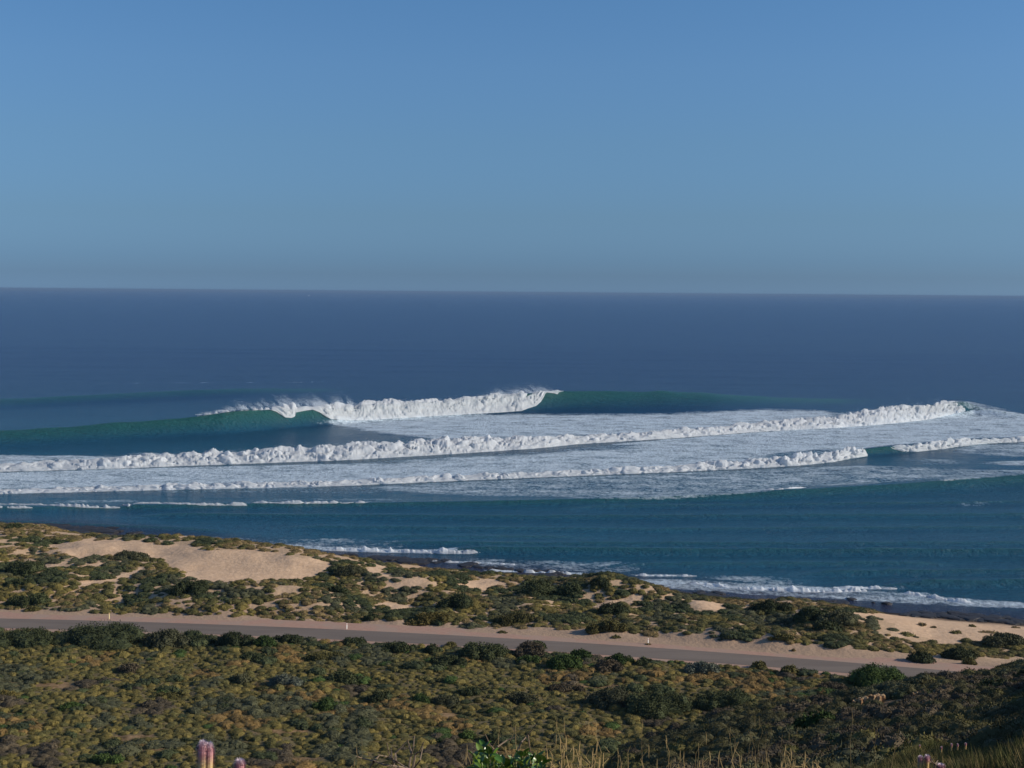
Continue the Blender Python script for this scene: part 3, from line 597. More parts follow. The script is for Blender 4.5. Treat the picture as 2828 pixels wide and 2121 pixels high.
# ------------------------------------------------------------------ small boat near the horizon
m_boat, n, l, b = newmat('white_boat_paint'); b.inputs['Base Color'].default_value = (.85, .85, .83, 1); b.inputs['Roughness'].default_value = .4
P = at(np.float64(853), np.float64(816.5), 0.0); 
bt = thing('boat', (P[0], P[1], 0), 'tiny white boat far out just below the horizon, left of centre', 'boat', None, .3)
mb = MB(); q = []
for i, (x, w, h0, h1) in enumerate([(-9, 2.6, .1, 2.4), (-4, 3.0, -.2, 2.4), (3, 2.8, -.2, 2.6), (8, 1.4, 0, 3.2), (10.5, .1, 2.2, 3.6)]):
    q += [(x, -w, h1), (x, -w * .6, h0), (x, w * .6, h0), (x, w, h1)]
f = []
for i in range(4):
    for j in range(4): f.append((i * 4 + j, i * 4 + (j + 1) % 4, i * 4 + 4 + (j + 1) % 4, i * 4 + 4 + j))
f += [(0, 1, 2, 3), (16, 17, 18, 19)]
mb.add(q, f); link('hull', mb.mesh('hull', m_boat), bt)
mb = MB(); mb.box((-1, 0, 3.8), (7, 4, 3)); mb.box((0, 0, 6), (4, 3.2, 1.6)); link('cabin', mb.mesh('cabin', m_boat), bt)
mb = MB(); mb.tube([(0, 0, 6.6), (0, 0, 10.5)], .15); link('mast', mb.mesh('mast', m_boat), bt)

# ================================================================== VEGETATION
def leafmat(name, c, var=.25, tr=.0):
    m, n, l, b = newmat(name)
    oi = N(n, 'ShaderNodeObjectInfo').outputs['Random']; g = N(n, 'ShaderNodeNewGeometry')
    nz = noise(n, l, g.outputs['Position'], 2.3, 2)
    f = math_(n, l, 'ADD', math_(n, l, 'MULTIPLY', oi, .6), math_(n, l, 'MULTIPLY', nz, .6))
    a = tuple(x * (1 - var) for x in c); d = (c[0] * (1 + var * 1.25), c[1] * (1 + var), c[2] * (1 + var * .7))
    col = mixc(n, l, mrange(n, l, f, .25, .95), a, d)
    l.new(col, b.inputs['Base Color']); b.inputs['Roughness'].default_value = .85; b.inputs['Specular IOR Level'].default_value = .2
    return m
KIND = {
    'olive': (0.112, 0.102, 0.035), 'yellow': (0.155, 0.126, 0.038), 'dark': (0.058, 0.070, 0.030), 'grey': (0.086, 0.088, 0.046), 'purple': (0.090, 0.072, 0.046),
    'bright': (0.058, 0.092, 0.024), 'tussock': (0.20, 0.148, 0.065), 'orange': (0.20, 0.132, 0.048), 'spur': (0.068, 0.064, 0.028), 'straw': (0.33, 0.235, 0.105), 'silver': (0.14, 0.155, 0.115)}
MAT = {k: leafmat('foliage_' + k, v) for k, v in KIND.items()}
MAT['straw'] = leafmat('dry_straw', KIND['straw'], .3)

def leaf_cloud(P, Nn, length, width, r, out=1.0, updir=.4, flat=0.0):
    """triangular leaves at points P pointing out along normals N with scatter"""
    k = len(P); D = Nn * out + r.normal(0, .55, (k, 3)); D[:, 2] += updir; D /= np.linalg.norm(D, axis=1)[:, None]
    fl = (r.random(k) < flat)[:, None]; Dt = np.cross(Nn, r.normal(0, 1, (k, 3))); Dt /= np.linalg.norm(Dt, axis=1)[:, None] + 1e-9; Dt = Dt + Nn * r.uniform(.05, .6, (k, 1)); Dt[:, 2] += .15; Dt /= np.linalg.norm(Dt, axis=1)[:, None]
    D = np.where(fl, Dt, D); S = np.cross(D, np.where(fl, Nn, r.normal(0, 1, (k, 3)))); S /= np.linalg.norm(S, axis=1)[:, None] + 1e-9
    L = length * r.uniform(.6, 1.3, k)[:, None]; Wd = width * r.uniform(.6, 1.3, k)[:, None]
    V = np.stack([P - S * Wd - D * L * .3, P + S * Wd - D * L * .3, P + D * L * .7], 1).reshape(-1, 3)
    return V, np.arange(len(V)).reshape(-1, 3)
def dome_core(c, rad, r, seg=9, rings=4, seed=0):
    V = []; 
    for i in range(rings + 1):
        ph = (i / rings) * np.pi / 2
        for j in range(seg):
            th = j * 2 * np.pi / seg
            k = 1 + .16 * math.sin(th * 3 + seed + i) + r.uniform(-.08, .08)
            V.append((c[0] + rad[0] * k * math.cos(ph) * math.cos(th), c[1] + rad[1] * k * math.cos(ph) * math.sin(th), c[2] + rad[2] * math.sin(ph) * (1 + r.uniform(-.06, .06))))
    f = []
    for i in range(rings):
        for j in range(seg):
            a = i * seg + j; b2 = i * seg + (j + 1) % seg
            f += [(a, b2, b2 + seg), (a, b2 + seg, a + seg)]
    return np.array(V), np.array(f)
def lobes_mesh(name, lobes, mat, nleaf, length, width, seed, updir=.4, core=.86, flat=.35):
    """lobes: (cx, cy, cz, rx, ry, rz)"""
    r = np.random.default_rng(seed); Vs = []; Fs = []; n0 = 0
    A = np.array([lo[3] * lo[4] + lo[5] * (lo[3] + lo[4]) for lo in lobes]); A = A / A.sum()
    for lo, a in zip(lobes, A):
        c = np.array(lo[:3]); R = np.array(lo[3:])
        V, f = dome_core(c, R * core, r, seed=seed); Vs.append(V); Fs.append(f + n0); n0 += len(V)
        k = max(8, int(nleaf * a)); d = r.normal(0, 1, (k, 3)); d[:, 2] = np.abs(d[:, 2]) * 1.0 - .1; d /= np.linalg.norm(d, axis=1)[:, None]
        lump = 1 + .13 * np.sin(d[:, 0] * 5 + seed) * np.sin(d[:, 1] * 6 + seed * 2) + r.uniform(-.13, .1, k)
        P = c + d * R * lump[:, None] * .95; P[:, 2] = np.maximum(P[:, 2], .02)
        Nn = d / R; Nn /= np.linalg.norm(Nn, axis=1)[:, None]
        V, f = leaf_cloud(P, Nn, length, width, r, updir=updir, flat=flat); Vs.append(V); Fs.append(f + n0); n0 += len(V)
    return mesh_np(name, np.concatenate(Vs), np.concatenate(Fs), [mat], False)
PROTO = {}
def protos():
    for kn in ('olive', 'yellow', 'dark', 'grey', 'purple', 'bright', 'tussock', 'orange', 'spur', 'silver'):
        L = []
        for v in range(3):
            dm = kn in ('yellow', 'olive', 'orange', 'spur', 'grey', 'purple') and v < 2
            r = np.random.default_rng(hash(kn) % 1000 + v if False else sum(map(ord, kn)) + v * 31)
            lob = [(0, 0, -.05, .8, .8, .62)]
            if dm: lob = [(0, 0, -.05, .92, .86, .72), (r.uniform(-.5, .5), r.uniform(-.5, .5), 0, .5, .5, .5)]
            for q in range(0 if dm else 3 + v):
                a = r.uniform(0, 6.28); rr = r.uniform(.3, .6); s_ = r.uniform(.35, .5)
                lob.append((rr * math.cos(a), rr * math.sin(a), r.uniform(-.05, .12), s_, s_, r.uniform(.3, .48)))
            spiky = kn in ('tussock', 'spur', 'yellow', 'orange')
            L.append(lobes_mesh('shrub_' + kn, lob, MAT[kn], 620 if not dm else (1700 if kn == 'spur' else 900), (.09 if kn == 'spur' else .13 if dm else .2) if spiky else .12, .017 if kn == 'spur' else .024 if spiky else .045, 100 + v + sum(map(ord, kn)), updir=(.25 if dm else .5) if spiky else .3, core=.93 if dm else .86, flat=.55 if dm else .35))
        PROTO[kn] = L
protos()
KN = list(PROTO); PRLIST = [(k, v) for k in KN for v in range(3)]

# scatter -------------------------------------------------------------
r = np.random.default_rng(99)
def scatter():
    out = []
    # plain between the hill foot and the road
    def jg(y0, y1, u0, u1, sp_):
        gx, gy = np.meshgrid(np.arange(u0 * y1, u1 * y1, sp_), np.arange(y0, y1, sp_ * .95)); gx = gx + (np.arange(gx.shape[0]) % 2)[:, None] * sp_ * .5
        gx = gx.ravel() + r.uniform(-.36, .36, gx.size) * sp_; gy = gy.ravel() + r.uniform(-.36, .36, gy.size) * sp_
        k = (gx > u0 * gy) & (gx < u1 * gy); return gx[k], gy[k]
    X, Y = jg(150, 236, -.42, .42, 1.08); out.append((X, Y, 0))
    n_ = 34000; Y = r.uniform(222, 372, n_); X = r.uniform(-.45, .45, n_) * Y
    out.append((X, Y, 1))
    X, Y = jg(28, 160, 0.0, .46, 1.12); out.append((X, Y, 2))
    return out
SC = []
for X, Y, zone in scatter():
    Z, px, py, sand, dune, verge, near, beach, back, bare = masks(X, Y)
    rf = road_far(X); sh = shore(X)
    big = fbm(X / 22, Y / 22, 3, 200); sm = 1.25 * fbm(X / 7, Y / 9, 3, 210); rn = r.random(len(X)); cl = fbm(X / 9, Y / 9, 3, 260)
    if zone == 0:
        ok = (Y < rf - 8.2) & (bare < .3 + .5 * rn) & (rn > .04)
        kind = np.where(sm > .38, 'grey', np.where(sm < -.62, 'purple', 'yellow'))
        kind = np.where((kind == 'yellow') & (rn < .45), 'olive', kind); kind = np.where((cl > .36) & (rn > .25), 'orange', kind)
        kind = np.where(rn > .985, 'dark', kind); kind = np.where((rn > .975) & (rn < .985), 'bright', kind)
        nr = (Y > rf - 13) & (rn < .22 + .4 * big); kind = np.where(nr, np.where(sm > 0, 'dark', np.where(rn < .2, 'bright', 'grey')), kind)
        size = r.uniform(.42, 1.0, len(X)) * np.where(np.isin(kind, ['dark', 'grey', 'purple']), 1.35, 1) * (1 + .4 * np.maximum(cl, 0)); hz = r.uniform(.35, 1.0, len(X))
        up2 = rn > .955; size = np.where(up2, size * 1.6, size)
        ok &= (Z < 20)
    elif zone == 1:
        s = (Y - rf) / np.maximum(sh - rf, 20)
        cover = .95 + 1.3 * fbm(X / 7, Y / 7, 3, 300) + np.where(s < .42, .28, 0) - np.where(s > .97, 9, 0)
        cover = np.where((px > 2420) & (py < 1772), cover - .9, cover); cover = np.where((px > 2300) & (py >= 1772), cover + .6, cover)
        cover = np.where((px > 2100) & (px < 2420), cover + .3, cover)
        ok = (Y > rf + 5.5) & (sand < .5) & ~verge & (rn < cover) & (Y < sh - 6)
        ok &= (s < .8) | (rn < .5)
        dk = cl + np.interp(px, [0, 1200, 1500, 2400], [-.12, -.05, .12, .18])
        kind = np.where(dk > .30, 'dark', np.where(dk > .02, 'olive', np.where(rn < .55, 'tussock', 'olive')))
        kind = np.where((sm > .25) & (dk < .30), 'yellow', kind); kind = np.where((sm < -.4), 'grey', kind); kind = np.where((kind == 'yellow') & (s > .55), 'tussock', kind)
        size = r.uniform(.5, 1.3, len(X)) * np.where(kind == 'dark', 1.3, 1); hz = r.uniform(.5, .85, len(X))
    else:
        vis = (px > 1380) & (py > 1840) | (py > 2121)
        ok = (Z > 7) & (px > 1350) & (bare < .35 + .4 * rn) & (Y > 30)
        kind = np.where(sm > .35, 'grey', np.where(sm < -.38, 'purple', 'spur')); kind = np.where(rn > .96, 'dark', kind)
        kind = np.where((kind == 'spur') & (rn < .12), 'olive', kind)
        size = r.uniform(.42, .86, len(X)) * (1 + .4 * np.maximum(cl, 0)); hz = r.uniform(1.0, 1.5, len(X))
    vis = (px > -160) & (px < 2990) & (py < 2260)
    ok &= vis
    for i in np.nonzero(ok)[0]:
        SC.append((X[i], Y[i], Z[i], kind[i], size[i], hz[i], zone, px[i], py[i], int(r.integers(3)), r.uniform(0, 6.28)))
print('scatter', len(SC))

# named shrubs (things with their own shape) ---------------------------------
def big_shrub(pxa, pxb, ytop, ybase, kind, label, seed, name='shrub', nl=None, depth=.55, group=None, leaf=.16, X=None, flat=False, category='shrub'):
    pc = (pxa + pxb) / 2
    gx, gy, gz = ground_hit(float(pc), float(ybase), 30)
    Wd = (pxb - pxa) / F * gy; Hh = (ybase - ytop) / F * gy * 1.02 
    dep = Wd * depth; gy += dep * .42; gx = gx * gy / (gy - dep * .42)
    gz = float(terrain(np.array([gx]), np.array([gy]))[0])
    Hh = max(.3, float(atY(np.float64(pc), np.float64(ytop), gy)[2]) - gz) if True else Hh
    Hh = max(Hh, .13 * Wd if not flat else .15)
    Hh = min(Hh, Wd * .85)
    r = np.random.default_rng(seed)
    lob = []; nlb = max(3, int(3 + Wd * 1.4)); nlb = min(nlb, 46)
    for q in range(nlb):
        a = r.uniform(0, 2 * np.pi); rr = math.sqrt(r.random()) * .8
        x = rr * math.cos(a) * Wd / 2; y = rr * math.sin(a) * dep / 2
        e = math.sqrt(max(0.12, 1 - rr * rr)); s_ = max(Hh * .5, min(Wd, dep) * r.uniform(.18, .3)) * (.75 + .5 * r.random())
        s_ = min(s_, Wd * .35)
        top = Hh * e * r.uniform(.75, 1.05)
        gl = float(terrain(np.array([gx + x]), np.array([gy + y]))[0]) - gz
        lob.append((x, y, gl - .1 + max(0, top - s_ * 1.1) * .8, s_, s_, min(top, s_ * 1.15)))
    lob.append((0, 0, -.1, Wd * .34, dep * .34, Hh * .9))
    area = Wd * (dep + Hh * 2)
    nleaf = nl or int(min(13000, max(700, area * 110)))
    me = lobes_mesh(name, lob, MAT[kind], nleaf, leaf * 1.3, leaf * .5, seed, updir=.35, core=.78)
    o = link(name, me, label=label, category=category, group=group); o.location = (gx, gy, gz); return o
BS = [
    (-60, 190, 1732, 1790, 'dark', 'blue green left part of the low dark thicket at the left edge below the road', .5),
    (110, 460, 1711, 1792, 'dark', 'largest dark green rounded thicket hiding the road at left', .45),
    (400, 520, 1732, 1790, 'grey', 'grey green bush on the right flank of the largest thicket', .6),
    (500, 610, 1752, 1786, 'dark', 'low dark green bush trailing off right of the largest thicket', .6),
    (600, 700, 1737, 1788, 'dark', 'dark green peaked bush on the near edge of the road, left of the white post', .6),
    (690, 770, 1750, 1790, 'bright', 'bright green low bush between two dark ones below the road', .6),
    (750, 850, 1748, 1778, 'dark', 'flat dark green bush below the road, left of centre', .6),
    (940, 1012, 1757, 1786, 'dark', 'compact green bush directly below the white guide post', .8),
    (1050, 1155, 1768, 1806, 'dark', 'wide dull green bush under the road left of the twin bushes', .6),
    (1168, 1225, 1774, 1808, 'dark', 'small rounded green bush under the road near centre', .8),
    (1222, 1262, 1770, 1790, 'olive', 'little olive bush touching the asphalt near centre', .8),
    (1255, 1412, 1770, 1828, 'dark', 'tall blue green twin bush rising over the road at centre', .6),
    (1405, 1520, 1768, 1815, 'purple', 'purple brown bare looking bush beside the tall twin bush', .6),
    (1445, 1510, 1766, 1796, 'dark', 'dark green top inside the purple brown bush', .6),
    (1180, 1292, 1804, 1845, 'dark', 'dark rounded bush in front of the tall twin bush', .6),
    (1410, 1500, 1808, 1836, 'bright', 'bright green low patch in front of the purple brown bush', .6),
    (1500, 1635, 1802, 1850, 'bright', 'widest bright green low bush right of centre below the road', .5),
    (1560, 1640, 1790, 1822, 'bright', 'bright green bush reaching the asphalt right of centre', .6),
    (1620, 1735, 1822, 1860, 'purple', 'dark purple brown mound right of the bright green bushes', .6),
    (1668, 1752, 1802, 1834, 'bright', 'small bright green bush just under the road, right of the wide one', .6),
    (1750, 1800, 1810, 1838, 'dark', 'dark green clump near the road left of the grey bushes', .7),
    (1880, 2000, 1826, 1865, 'silver', 'silvery blue green bush below the road right of centre', .6),
    (2075, 2125, 1822, 1850, 'olive', 'small olive bush at the road edge right of centre', .8),
    (2160, 2215, 1832, 1870, 'olive', 'yellowish round bush at the road edge, left of the big dome bush', .8),
    (2310, 2520, 1828, 1905, 'bright', 'big dome shaped yellow green bush covering the road at right', .55),
    (2370, 2430, 1864, 1900, 'silver', 'pale small bush in front of the big dome shaped bush', .7),
    (2490, 2620, 1868, 1900, 'spur', 'grey brown bushes right of the big dome shaped bush', .6),
    (2260, 2350, 1880, 1915, 'purple', 'dark brown round bush left and in front of the big dome bush', .7),
    (1615, 1770, 1888, 1955, 'grey', 'blue grey bush at the left end of the wide dark thicket', .6),
    (1700, 1950, 1900, 1985, 'dark', 'left half of the wide dark green thicket right of centre', .5),
    (1900, 2125, 1902, 1972, 'dark', 'right half of the wide dark green thicket right of centre', .5),
    (900, 1005, 1848, 1892, 'dark', 'dark green bush with a long shadow to its left, left of centre', .6),
    (630, 694, 1858, 1896, 'grey', 'dark grey green ball shaped bush in the middle of the scrub', .9),
    (735, 838, 1856, 1902, 'silver', 'silver grey bush right of the ball shaped bush', .6),
    (855, 935, 1922, 1964, 'bright', 'rich green bush in front of the silver grey bush', .7),
    (1135, 1195, 1912, 1945, 'bright', 'green bush among brown scrub near centre', .8),
    (1010, 1085, 1902, 1942, 'dark', 'dark olive bush left of the small green one near centre', .7),
    (1185, 1280, 1915, 1955, 'grey', 'grey green mound right of the small green bush near centre', .6),
    (1250, 1345, 1893, 1922, 'dark', 'low flat dark bush at the middle of the scrub plain', .5),
    (1385, 1500, 1908, 1950, 'grey', 'grey green spreading bush left of the wide dark thicket', .6),
    (1490, 1625, 1886, 1915, 'purple', 'long flat purple brown bush left of the blue grey bush', .4),
    (155, 240, 1936, 1962, 'bright', 'dark green low bush in the left half of the scrub plain', .6),
    (-20, 48, 1904, 1930, 'yellow', 'yellow green bush cut by the left edge', .8),
    (415, 515, 1910, 1936, 'olive', 'broad olive green bush left of the ball shaped bush', .5),
    (225, 345, 2080, 2116, 'bright', 'dark green low bush left of the pink flower spike', .5),
    (475, 555, 2038, 2062, 'dark', 'dark bush just above the pink flower spike', .6),
    (1265, 1325, 2012, 2045, 'bright', 'rich green bush above the leafy foreground plant', .7),
    (1330, 1395, 2020, 2055, 'dark', 'dark bush behind the tall straw stalks', .7),
    (320, 405, 1828, 1862, 'purple', 'grey purple bush on the plain below the largest thicket', .6),
    (820, 960, 1800, 1828, 'olive', 'olive brown bush below the compact green bush', .5),
    (640, 770, 1800, 1826, 'dark', 'flat green bush on the plain left of centre', .5),
    (20, 145, 1638, 1678, 'dark', 'wide dark bush on the far side of the road at far left', .5),
    (60, 125, 1672, 1690, 'olive', 'low rounded bush at the sandy verge at far left', .6),
    (460, 592, 1598, 1645, 'dark', 'dark bush at the lower rim of the sand hollow', .5),
    (300, 430, 1520, 1548, 'grey', 'green mat of bushes capping the knoll inside the sand hollow', .5),
    (15, 125, 1540, 1586, 'dark', 'dark green bush on the dune left of the sand hollow', .5),
    (0, 110, 1595, 1622, 'dark', 'long dark green bush in the left dunes', .4),
    (915, 1020, 1558, 1592, 'grey', 'green bush at the right end of the sand hollow', .5),
    (905, 965, 1610, 1640, 'dark', 'small dark bush below the right end of the hollow', .6),
    (1215, 1315, 1632, 1684, 'dark', 'dark bush under the small pale sand patch near centre', .6),
    (1430, 1535, 1596, 1650, 'dark', 'tall dark green bush standing above the dune crest against the sea', .7),
    (1530, 1610, 1612, 1650, 'dark', 'dark bush on the slope right of the tall crest bush', .6),
    (1620, 1685, 1592, 1632, 'dark', 'dark bush on top of the pointed dune against the reef', .7),
    (1640, 1740, 1660, 1700, 'dark', 'dark bush on the shaded dune slope right of centre', .5),
    (1000, 1050, 1692, 1716, 'dark', 'dark bush by the verge right of the white post', .7),
    (1120, 1260, 1690, 1730, 'yellow', 'yellow green bush overhanging the sandy verge near centre', .5),
    (1350, 1480, 1690, 1728, 'olive', 'olive bush overhanging the verge right of centre', .5),
    (1600, 1760, 1708, 1752, 'olive', 'wide olive bush overhanging the verge right of the middle post', .4),
    (2065, 2185, 1652, 1695, 'dark', 'dark round bush on the dune crest against the shore break', .6),
    (2180, 2300, 1672, 1722, 'dark', 'dense dark bush on the dune right of the round crest bush', .6),
    (2260, 2370, 1680, 1738, 'grey', 'grey green bush at the right end of the dense dunes', .6),
    (2250, 2320, 1708, 1745, 'dark', 'dark bush below the grey green dune end', .6),
    (2510, 2575, 1790, 1832, 'dark', 'dark grey green bush on the sandy bank right of the road', .7),
    (2690, 2840, 1744, 1792, 'grey', 'large grey green bush near the right edge above the road', .5),
    (2595, 2700, 1782, 1822, 'dark', 'dark bush on the bank left of the large grey green bush', .5),
    (2660, 2700, 1812, 1838, 'olive', 'small round bush at the end of the bank above the road', .8),
    (2120, 2200, 1750, 1778, 'olive', 'olive bush on the verge bank right of centre', .5),
    (2160, 2350, 1958, 2014, 'bright', 'dark green broad bush on the shaded slope below the rocks', .5),
    (2680, 2828, 1866, 1912, 'dark', 'black green bush on the shaded ridge at the right edge', .5),
    (2690, 2735, 2000, 2045, 'olive', 'rust brown and green tussock beside the pale rocks at lower right', .8),
    (2790, 2900, 1838, 1880, 'dark', 'dark bush on the ridge top cut by the right edge', .6),
    (15, 72, 1443, 1462, 'dark', 'dark rounded bush on the shore rocks at far left', .8),
]
for i, s_ in enumerate(BS):
    big_shrub(s_[0], s_[1], s_[2], s_[3], s_[4], s_[5], 400 + i * 3, depth=s_[6], leaf=.19 if s_[3] < 1900 else .15)

# 240 next largest shrubs as things, the rest as ground cover ------------------
def lab_of(kind, zone, px, py):
    cn = {'olive': 'olive green', 'yellow': 'yellow green', 'dark': 'dark green', 'grey': 'grey green', 'purple': 'purple brown', 'bright': 'bright green', 'tussock': 'straw coloured', 'orange': 'orange brown', 'spur': 'dull olive', 'silver': 'silver grey'}[kind]
    best = min(LMK, key=lambda q: math.hypot((px - q[0]) * .8, (py - q[1]) * 1.6))
    dx, dy = px - best[0], (py - best[1]) * 2; dist = math.hypot(dx, dy)
    dr_ = ('right of' if dx > 0 else 'left of') if abs(dx) > 2.2 * abs(dy) else (('below' if dy > 0 else 'above') if abs(dy) > 2.2 * abs(dx) else (('below and ' if dy > 0 else 'above and ') + ('right of' if dx > 0 else 'left of')))
    di = 'just ' if dist < 70 else ('' if dist < 150 else 'well ')
    sz = 'big' if size > 1.0 else ('small' if size < .72 else 'medium')
    return f'{sz} {cn} shrub {di}{dr_} the {best[2]}'
LMK = [(2396, 1930, 'orange sandstone ledge'), (2537, 1914, 'small orange outcrop'), (2255, 1986, 'broad green bush on the slope'), (2749, 2017, 'pale stones'), (1610, 2090, 'dense straw clump'), (2635, 2062, 'four thin flower spikes'),
       (1940, 2060, 'arching straws'), (2180, 2085, 'bent dry leaves'), (1950, 1945, 'wide dark thicket'), (2750, 1890, 'black green ridge bush'), (2550, 2100, 'pink flower pair'), (1400, 2090, 'leafy plant'), (1775, 2040, 'thin pale straws'),
       (2415, 1866, 'big dome bush'), (570, 2085, 'pink flower spike'), (1100, 2080, 'bare dry twigs'), (662, 1878, 'ball shaped bush'), (785, 1880, 'silver grey bush'), (955, 1870, 'bush with the long shadow'), (285, 1750, 'largest left thicket'),
       (1335, 1800, 'tall twin bush'), (1690, 1920, 'blue grey bush'), (640, 1560, 'sand hollow'), (958, 1728, 'white post'), (1790, 1770, 'right guide post'), (1480, 1620, 'tall crest bush'), (2125, 1675, 'round crest bush'), (2765, 1768, 'large grey green bush'), (200, 1949, 'dark low bush at left')]
ang = np.array([s_[4] * (1 + s_[5] * .5) / s_[1] if (0 < s_[7] < 2828 and s_[8] < 2110) else 0 for s_ in SC])
order = np.argsort(-ang); pick = set(order[:225].tolist())
for i in order[:225]:
    X, Y, Z, kind, size, hz, zone, px, py, v, rz = SC[i]
    o = link('low_shrub', PROTO[kind][v], label=lab_of(kind, zone, px, py), category='shrub',
             group=['low shrubs on the scrub plain', 'low shrubs on the dunes', 'low shrubs on the shaded slope'][zone])
    o.location = (X, Y, Z - .05); o.rotation_euler.z = rz; o.scale = (size, size, size * hz)

def gn_scatter(name, protos_, items, **props):
    """items: (x,y,z,index,scale(3),rz)"""
    me = bpy.data.meshes.new(name); k = len(items)
    me.vertices.add(k); me.vertices.foreach_set('co', np.array([it[0:3] for it in items], dtype=np.float32).ravel())
    a = me.attributes.new('idx', 'INT', 'POINT'); a.data.foreach_set('value', np.array([it[3] for it in items], dtype=np.int32))
    a = me.attributes.new('scl', 'FLOAT_VECTOR', 'POINT'); a.data.foreach_set('vector', np.array([it[4] for it in items], dtype=np.float32).ravel())
    a = me.attributes.new('rot', 'FLOAT_VECTOR', 'POINT'); a.data.foreach_set('vector', np.array([it[5] for it in items], dtype=np.float32).ravel())
    ng = bpy.data.node_groups.new(name, 'GeometryNodeTree')
    ng.interface.new_socket('Geometry', in_out='INPUT', socket_type='NodeSocketGeometry'); ng.interface.new_socket('Geometry', in_out='OUTPUT', socket_type='NodeSocketGeometry')
    gn, gl = ng.nodes, ng.links
    gi = gn.new('NodeGroupInput'); go = gn.new('NodeGroupOutput'); ins = gn.new('GeometryNodeInstanceOnPoints')
    jn = gn.new('GeometryNodeJoinGeometry')
    for m_ in reversed(protos_):
        po = bpy.data.objects.new('proto_' + m_.name, m_)
        oi = gn.new('GeometryNodeObjectInfo'); oi.inputs['Object'].default_value = po; oi.inputs['As Instance'].default_value = True
        gl.new(oi.outputs['Geometry'], jn.inputs[0])
    def na(nm, t):
        x = gn.new('GeometryNodeInputNamedAttribute'); x.data_type = t; x.inputs['Name'].default_value = nm; return x.outputs[0]
    gl.new(gi.outputs[0], ins.inputs['Points']); gl.new(jn.outputs[0], ins.inputs['Instance']); ins.inputs['Pick Instance'].default_value = True
    gl.new(na('idx', 'INT'), ins.inputs['Instance Index']); gl.new(na('rot', 'FLOAT_VECTOR'), ins.inputs['Rotation']); gl.new(na('scl', 'FLOAT_VECTOR'), ins.inputs['Scale'])
    gl.new(ins.outputs[0], go.inputs[0])
    o = link(name, me, kind='stuff', **props); md = o.modifiers.new('scatter', 'NODES'); md.node_group = ng
    return o
PL = [PROTO[k][v] for k, v in PRLIST]
for zone, nm, lb in [(0, 'scrub_cover', 'mixed olive, grey and orange brown low scrub covering the plain'), (1, 'dune_vegetation', 'straw and olive tufts covering the sand dunes'), (2, 'heath_cover', 'rounded dull olive heath mounds covering the shaded slope')]:
    it = [(s_[0], s_[1], s_[2] - .05, PRLIST.index((str(s_[3]), s_[9])), (s_[4], s_[4], s_[4] * s_[5]), (0, 0, s_[10])) for i, s_ in enumerate(SC) if s_[6] == zone and i not in pick]
    gn_scatter(nm, PL, it, label=lb, category='vegetation')

# ------------------------------------------------------------------ rocks: dark shore reef, orange outcrops, pale stones
m_rock, n, l, b = newmat('dark_reef_rock'); g = N(n, 'ShaderNodeNewGeometry').outputs['Position']
l.new(mixc(n, l, noise(n, l, g, 2, 4), (.010, .008, .007), (.04, .03, .022)), b.inputs['Base Color']); b.inputs['Roughness'].default_value = .6
m_orock, n, l, b = newmat('orange_sandstone'); g = N(n, 'ShaderNodeNewGeometry').outputs['Position']
l.new(mixc(n, l, mrange(n, l, noise(n, l, g, 2.5, 4), .35, .65), (.20, .10, .04), (.52, .36, .2)), b.inputs['Base Color']); b.inputs['Roughness'].default_value = .9
m_prock, n, l, b = newmat('pale_stone'); g = N(n, 'ShaderNodeNewGeometry').outputs['Position']
l.new(mixc(n, l, mrange(n, l, noise(n, l, g, 9, 4), .35, .65), (.25, .2, .16), (.55, .5, .45)), b.inputs['Base Color']); b.inputs['Roughness'].default_value = .9
def rock_np(r, sx, sy, sz, seg=8, rings=5):
    V = []
    ks = r.uniform(.75, 1.25, seg)
    for i in range(rings + 1):
        ph = -np.pi / 2 + i / rings * np.pi
        for j in range(seg):
            th = j * 2 * np.pi / seg + .2 * i; q = ks[j] * r.uniform(.85, 1.15)
            V.append((sx * q * math.cos(ph) ** .6 * math.cos(th), sy * q * math.cos(ph) ** .6 * math.sin(th), sz * math.sin(ph) * r.uniform(.9, 1.1)) if 0 < i < rings else (0, 0, sz * math.sin(ph)))
    f = []
    for i in range(rings):
        for j in range(seg):
            a = i * seg + j; b2 = i * seg + (j + 1) % seg; f += [(a, b2, b2 + seg), (a, b2 + seg, a + seg)]
    return np.array(V), np.array(f)
rr = np.random.default_rng(5); RP = []
for v in range(5):
    V, f = rock_np(rr, 1, .8, .38); RP.append(mesh_np('reef_rock', V, f, [m_rock], False))
items = []
for (x0, x1, dy0, dy1, dens) in [(-60, 330, -4, 10, 420), (280, 1000, -2, 6, 120), (980, 1300, -7, 8, 950), (1290, 1560, -4, 5, 500), (1560, 2350, -3, 4, 260), (2300, 2450, -6, 3, 120), (2450, 2828, -2, 3, 160)]:
    for k in range(dens):
        pxx = rr.uniform(x0, x1); yb = np.interp(pxx, [p[0] for p in _sp], [p[1] for p in _sp]); P = at(np.float64(pxx), np.float64(yb), 0.0)
        Yq = P[1] + rr.uniform(dy0, dy1) * 1.3; Xq = P[0] * Yq / P[1] + rr.normal(0, 1)
        if vn(np.array([Xq / 7]), np.array([Yq / 4]), 12)[0] < -.1: continue
        s_ = rr.uniform(.35, 1.5) * (1.5 if x1 < 400 else 1); zq = max(float(terrain(np.array([Xq]), np.array([Yq]))[0]), -.12)
        items.append((Xq, Yq, zq, int(rr.integers(5)), (s_ * 1.5, s_ * 1.2, s_ * .8), (0, 0, rr.uniform(0, 6.28))))
gn_scatter('reef_rocks', RP, items, label='jagged dark brown reef rocks along the waterline', category='rocks')
dbr = []
